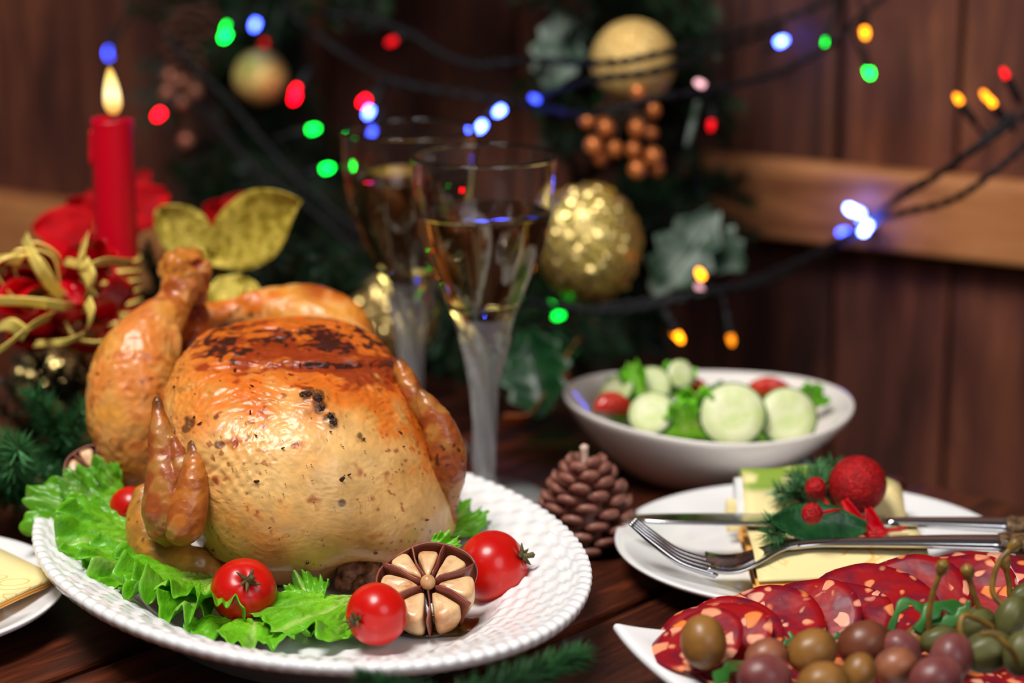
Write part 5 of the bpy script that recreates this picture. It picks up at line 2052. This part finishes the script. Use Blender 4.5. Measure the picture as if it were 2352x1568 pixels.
for pts, w in (([(55, 545, 1.27), (75, 590, 1.245), (105, 640, 1.245), (150, 690, 1.27)], .0042), ([(-30, 690, 1.24), (60, 692, 1.235), (140, 702, 1.24), (170, 705, 1.27)], .0034),
               ([(-40, 830, 1.22), (20, 790, 1.215), (70, 750, 1.225), (120, 725, 1.26)], .0042), ([(150, 600, 1.27), (200, 610, 1.245), (240, 600, 1.25), (300, 605, 1.29)], .003),
               ([(-20, 760, 1.26), (20, 745, 1.235), (60, 770, 1.235)], .005), ([(80, 790, 1.26), (150, 785, 1.24), (190, 770, 1.25)], .003), ([(195, 690, 1.27), (210, 650, 1.245), (190, 605, 1.25)], .0055),
               ([(-20, 600, 1.26), (20, 595, 1.25), (50, 600, 1.25)], .004), ([(195, 545, 1.27), (190, 570, 1.25), (185, 600, 1.25)], .005), ([(200, 690, 1.24), (210, 720, 1.235), (205, 750, 1.24)], .004)):
    ribbon(pts, w * 1.1, MT['gold'], 'gold_strip', camdir(.5, .6, .6))
part('knot', rub(D(155, 692, 1.275), .012, 3.0, (1, .8, .9), .2), MT['ribbon'], bow)

# ------------------------------------------------------------------ strings of lights
CABR = .0017


def light_string(label, cables, leds, loc):
    t = thing('light_string', label, 'string lights', loc)
    for pts in cables:
        P = [D(*p) for p in pts]
        Q = [Vector(q) for q in crom(P, 12)]
        tw = []
        for s in (0, math.pi):
            W = []
            for i, q in enumerate(Q):
                a = i * 0.9 + s
                W.append(q + Vector((0, .0012 * math.cos(a), .0012 * math.sin(a))))
            tw.append(tube(W, CABR * .85, 7, 2))
        part('cable', join(*tw), MT['cable'], t)
    for (u, v, d, c, s, du, dv, r) in leds:
        p = D(u, v, d)
        back = D(u + du, v + dv, d + .004) - p
        L = max(back.length, .012)
        b = back.normalized() if back.length > 1e-5 else Vector((0, .7, .7))
        sk = part('socket', loft([p + b * .0035, p + b * .005, p + b * min(.018, L)], [.0022, .0027, .0024], 12, 3), MT['cable'], t)
        if L > .02:
            part('lead', tube([p + b * .016, p + b * (L * .6), p + b * L], .0013, 6, 3), MT['cable'], t)
        R = .0020 * r
        part('led', loft([p + b * .005, p + b * .002, p - b * .001, p - b * .0028], [R * .8, R, R * .95, R * .5], 14, 4), led_mat(c, s), sk)
    return t


def near_wall(u, v, off):
    return proj(WP(u, v, off))[2]


NW = near_wall
upper_c = [[(600, -60, 1.64), (700, 20, 1.62), (838, 41, 1.60), (941, 76, 1.58), (1010, 120, 1.56), (1096, 148, 1.54), (1217, 138, 1.52), (1389, 145, 1.44), (1500, 127, 1.43), (1640, 90, 1.48), (1780, 50, 1.53), (1905, 0, 1.53), (1980, -40, 1.53)],
           [(560, -110, 1.66), (640, -5, 1.64), (700, 58, 1.62), (800, 130, 1.60), (893, 182, 1.57), (1045, 213, 1.55), (1217, 241, 1.52), (1355, 262, 1.44), (1500, 228, 1.43), (1650, 202, 1.46), (1780, 170, 1.50), (1900, 108, 1.52), (1965, 50, 1.52), (2040, -20, 1.52)],
           [(1200, 240, 1.53), (1290, 205, 1.47), (1380, 180, 1.43), (1500, 165, 1.43), (1640, 118, 1.48), (1760, 80, 1.53), (1800, 65, 1.54)],
           [(380, 80, 1.66), (440, 150, 1.64), (520, 225, 1.62), (600, 320, 1.60), (680, 410, 1.58), (760, 480, 1.57), (830, 540, 1.56)],
           [(440, 230, 1.65), (520, 310, 1.62), (580, 385, 1.60), (680, 455, 1.58), (760, 520, 1.57), (820, 570, 1.56)],
           [(290, -30, 1.80), (288, 40, 1.80), (262, 100, 1.79), (252, 124, 1.79)],
           [(1928, -30, 1.53), (1918, 20, 1.53), (1908, 70, 1.53), (1900, 100, 1.53)],
           [(1972, -30, 1.53), (1978, 20, 1.53), (1986, 60, 1.53)], [(1960, 60, 1.53), (1972, 110, 1.53), (1996, 160, 1.53)]]
upper_l = [(251, 123, 1.80, 'blue', 26, 8, -60, 1), (520, 66, 1.64, 'green', 26, 30, -60, 1), (516, 84, 1.63, 'green', 40, 40, -60, 1), (585, 58, 1.66, 'blue', 34, 20, -50, 1), (364, 264, 1.68, 'red', 26, 60, -60, 1),
           (679, 209, 1.64, 'red', 26, 40, -60, 1), (676, 226, 1.64, 'red', 26, 40, -70, 1), (835, 233, 1.60, 'red', 26, 58, -48, 1), (846, 259, 1.58, 'blue', 60, 40, -70, 1), (721, 296, 1.60, 'green', 22, -95, 25, 1),
           (753, 386, 1.58, 'green', 24, -70, 20, 1), (605, 103, 1.70, 'red', 5, 20, -60, 1), (898, 96, 1.62, 'red', 2.4, 40, -20, 1), (1146, 256, 1.52, 'blue', 70, 30, -25, 1), (1104, 292, 1.52, 'blue', 70, 50, -70, 1),
           (1227, 226, 1.50, 'blue', 6, 20, 10, 1), (1796, 94, NW(1796, 94, .018), 'blue', 70, -40, 20, 1), (1899, 102, 1.53, 'green', 18, 8, -50, 1), (1987, 77, 1.53, 'orange', 12, -6, -50, .95),
           (1997, 167, 1.53, 'green', 40, -22, -60, 1), (1606, 191, 1.47, 'pink', 3, 30, 15, 1), (1633, 289, 1.50, 'red', 2.4, 10, -80, .9), (846, 305, 1.56, 'blue', 8, 40, -60, 1)]  # pink bulb and dim last blue one are reflections built as glowing bulbs
light_string('dark cable string of coloured bulbs draped along the top of the wreath', upper_c, upper_l, D(1217, 138, 1.52))
def on_beam(u, v, off=.012):
    return near_wall(u, v, .022 + off)


BM = on_beam(1985, 515, .010)
low_c = [[(2420, 200, 1.40), (2352, 265, 1.40), (2250, 335, 1.40), (2150, 405, 1.43), (2050, 465, 1.48), (1985, 515, BM), (1900, 570, 1.52), (1750, 635, 1.45), (1600, 678, 1.41), (1450, 712, 1.41), (1330, 712, 1.42), (1200, 690, 1.44)],
         [(2440, 260, 1.40), (2352, 335, 1.40), (2270, 405, 1.40), (2180, 462, 1.43), (2060, 492, 1.48), (1990, 520, BM), (1880, 590, 1.51), (1760, 650, 1.45), (1640, 670, 1.41), (1500, 690, 1.41), (1380, 705, 1.42)],
         [(2330, 260, 1.405), (2180, 385, 1.42), (2080, 440, 1.47), (2000, 505, BM), (1930, 548, 1.52), (1800, 620, 1.47), (1700, 660, 1.43), (1560, 690, 1.41)]]
low_l = [(2307, 167, 1.42, 'red', 3.5, 38, 75, .9), (2200, 226, 1.44, 'orange', 7, 62, 90, .9), (2262, 218, 1.43, 'orange', 6, 55, 75, .9), (2276, 232, 1.42, 'orange', 8, 55, 70, .9),
         (1953, 480, on_beam(1953, 480, .016), 'white', 110, 40, 28, 1.1), (1971, 487, on_beam(1971, 487, .016), 'white', 70, 30, 22, 1), (1978, 502, on_beam(1978, 502), 'blue', 40, 16, 10, 1), (1996, 513, on_beam(1996, 513, .016), 'white', 110, -4, 8, 1.1),
         (1984, 530, on_beam(1984, 530, .02), 'white', 110, 6, -8, 1.1), (1935, 533, on_beam(1935, 533), 'blue', 24, 30, -4, .9),
         (1608, 628, 1.44, 'orange', 13, 24, 44, 1), (1561, 776, 1.44, 'orange', 9, -48, -85, 1), (1552, 767, 1.45, 'orange', 6, -40, -75, 1), (1680, 782, 1.46, 'orange', 3, -20, -100, 1), (1607, 660, 1.46, 'pink', 2, 20, 14, 1),
         (1263, 700, 1.47, 'green', 6, 20, 8, 1), (1281, 725, 1.47, 'green', 9, 30, -12, 1.1), (1268, 580, 1.50, 'green', 5, 20, 60, 1)]
light_string('dark cable string of orange and blue bulbs sagging across the right wall beam', low_c, low_l, D(1985, 515, 1.375))

fr_ = loft([D(1602, 235, 1.49), D(1592, 280, 1.49), D(1578, 335, 1.49)], [.0020, .0022, .0016], 12, 5)
o = part('glass_icicle', fr_, MT['holly_pale'], loc=D(1592, 280, 1.49))
tag(o, 'thin frosted icicle ornament right of the copper berries', 'ornament')
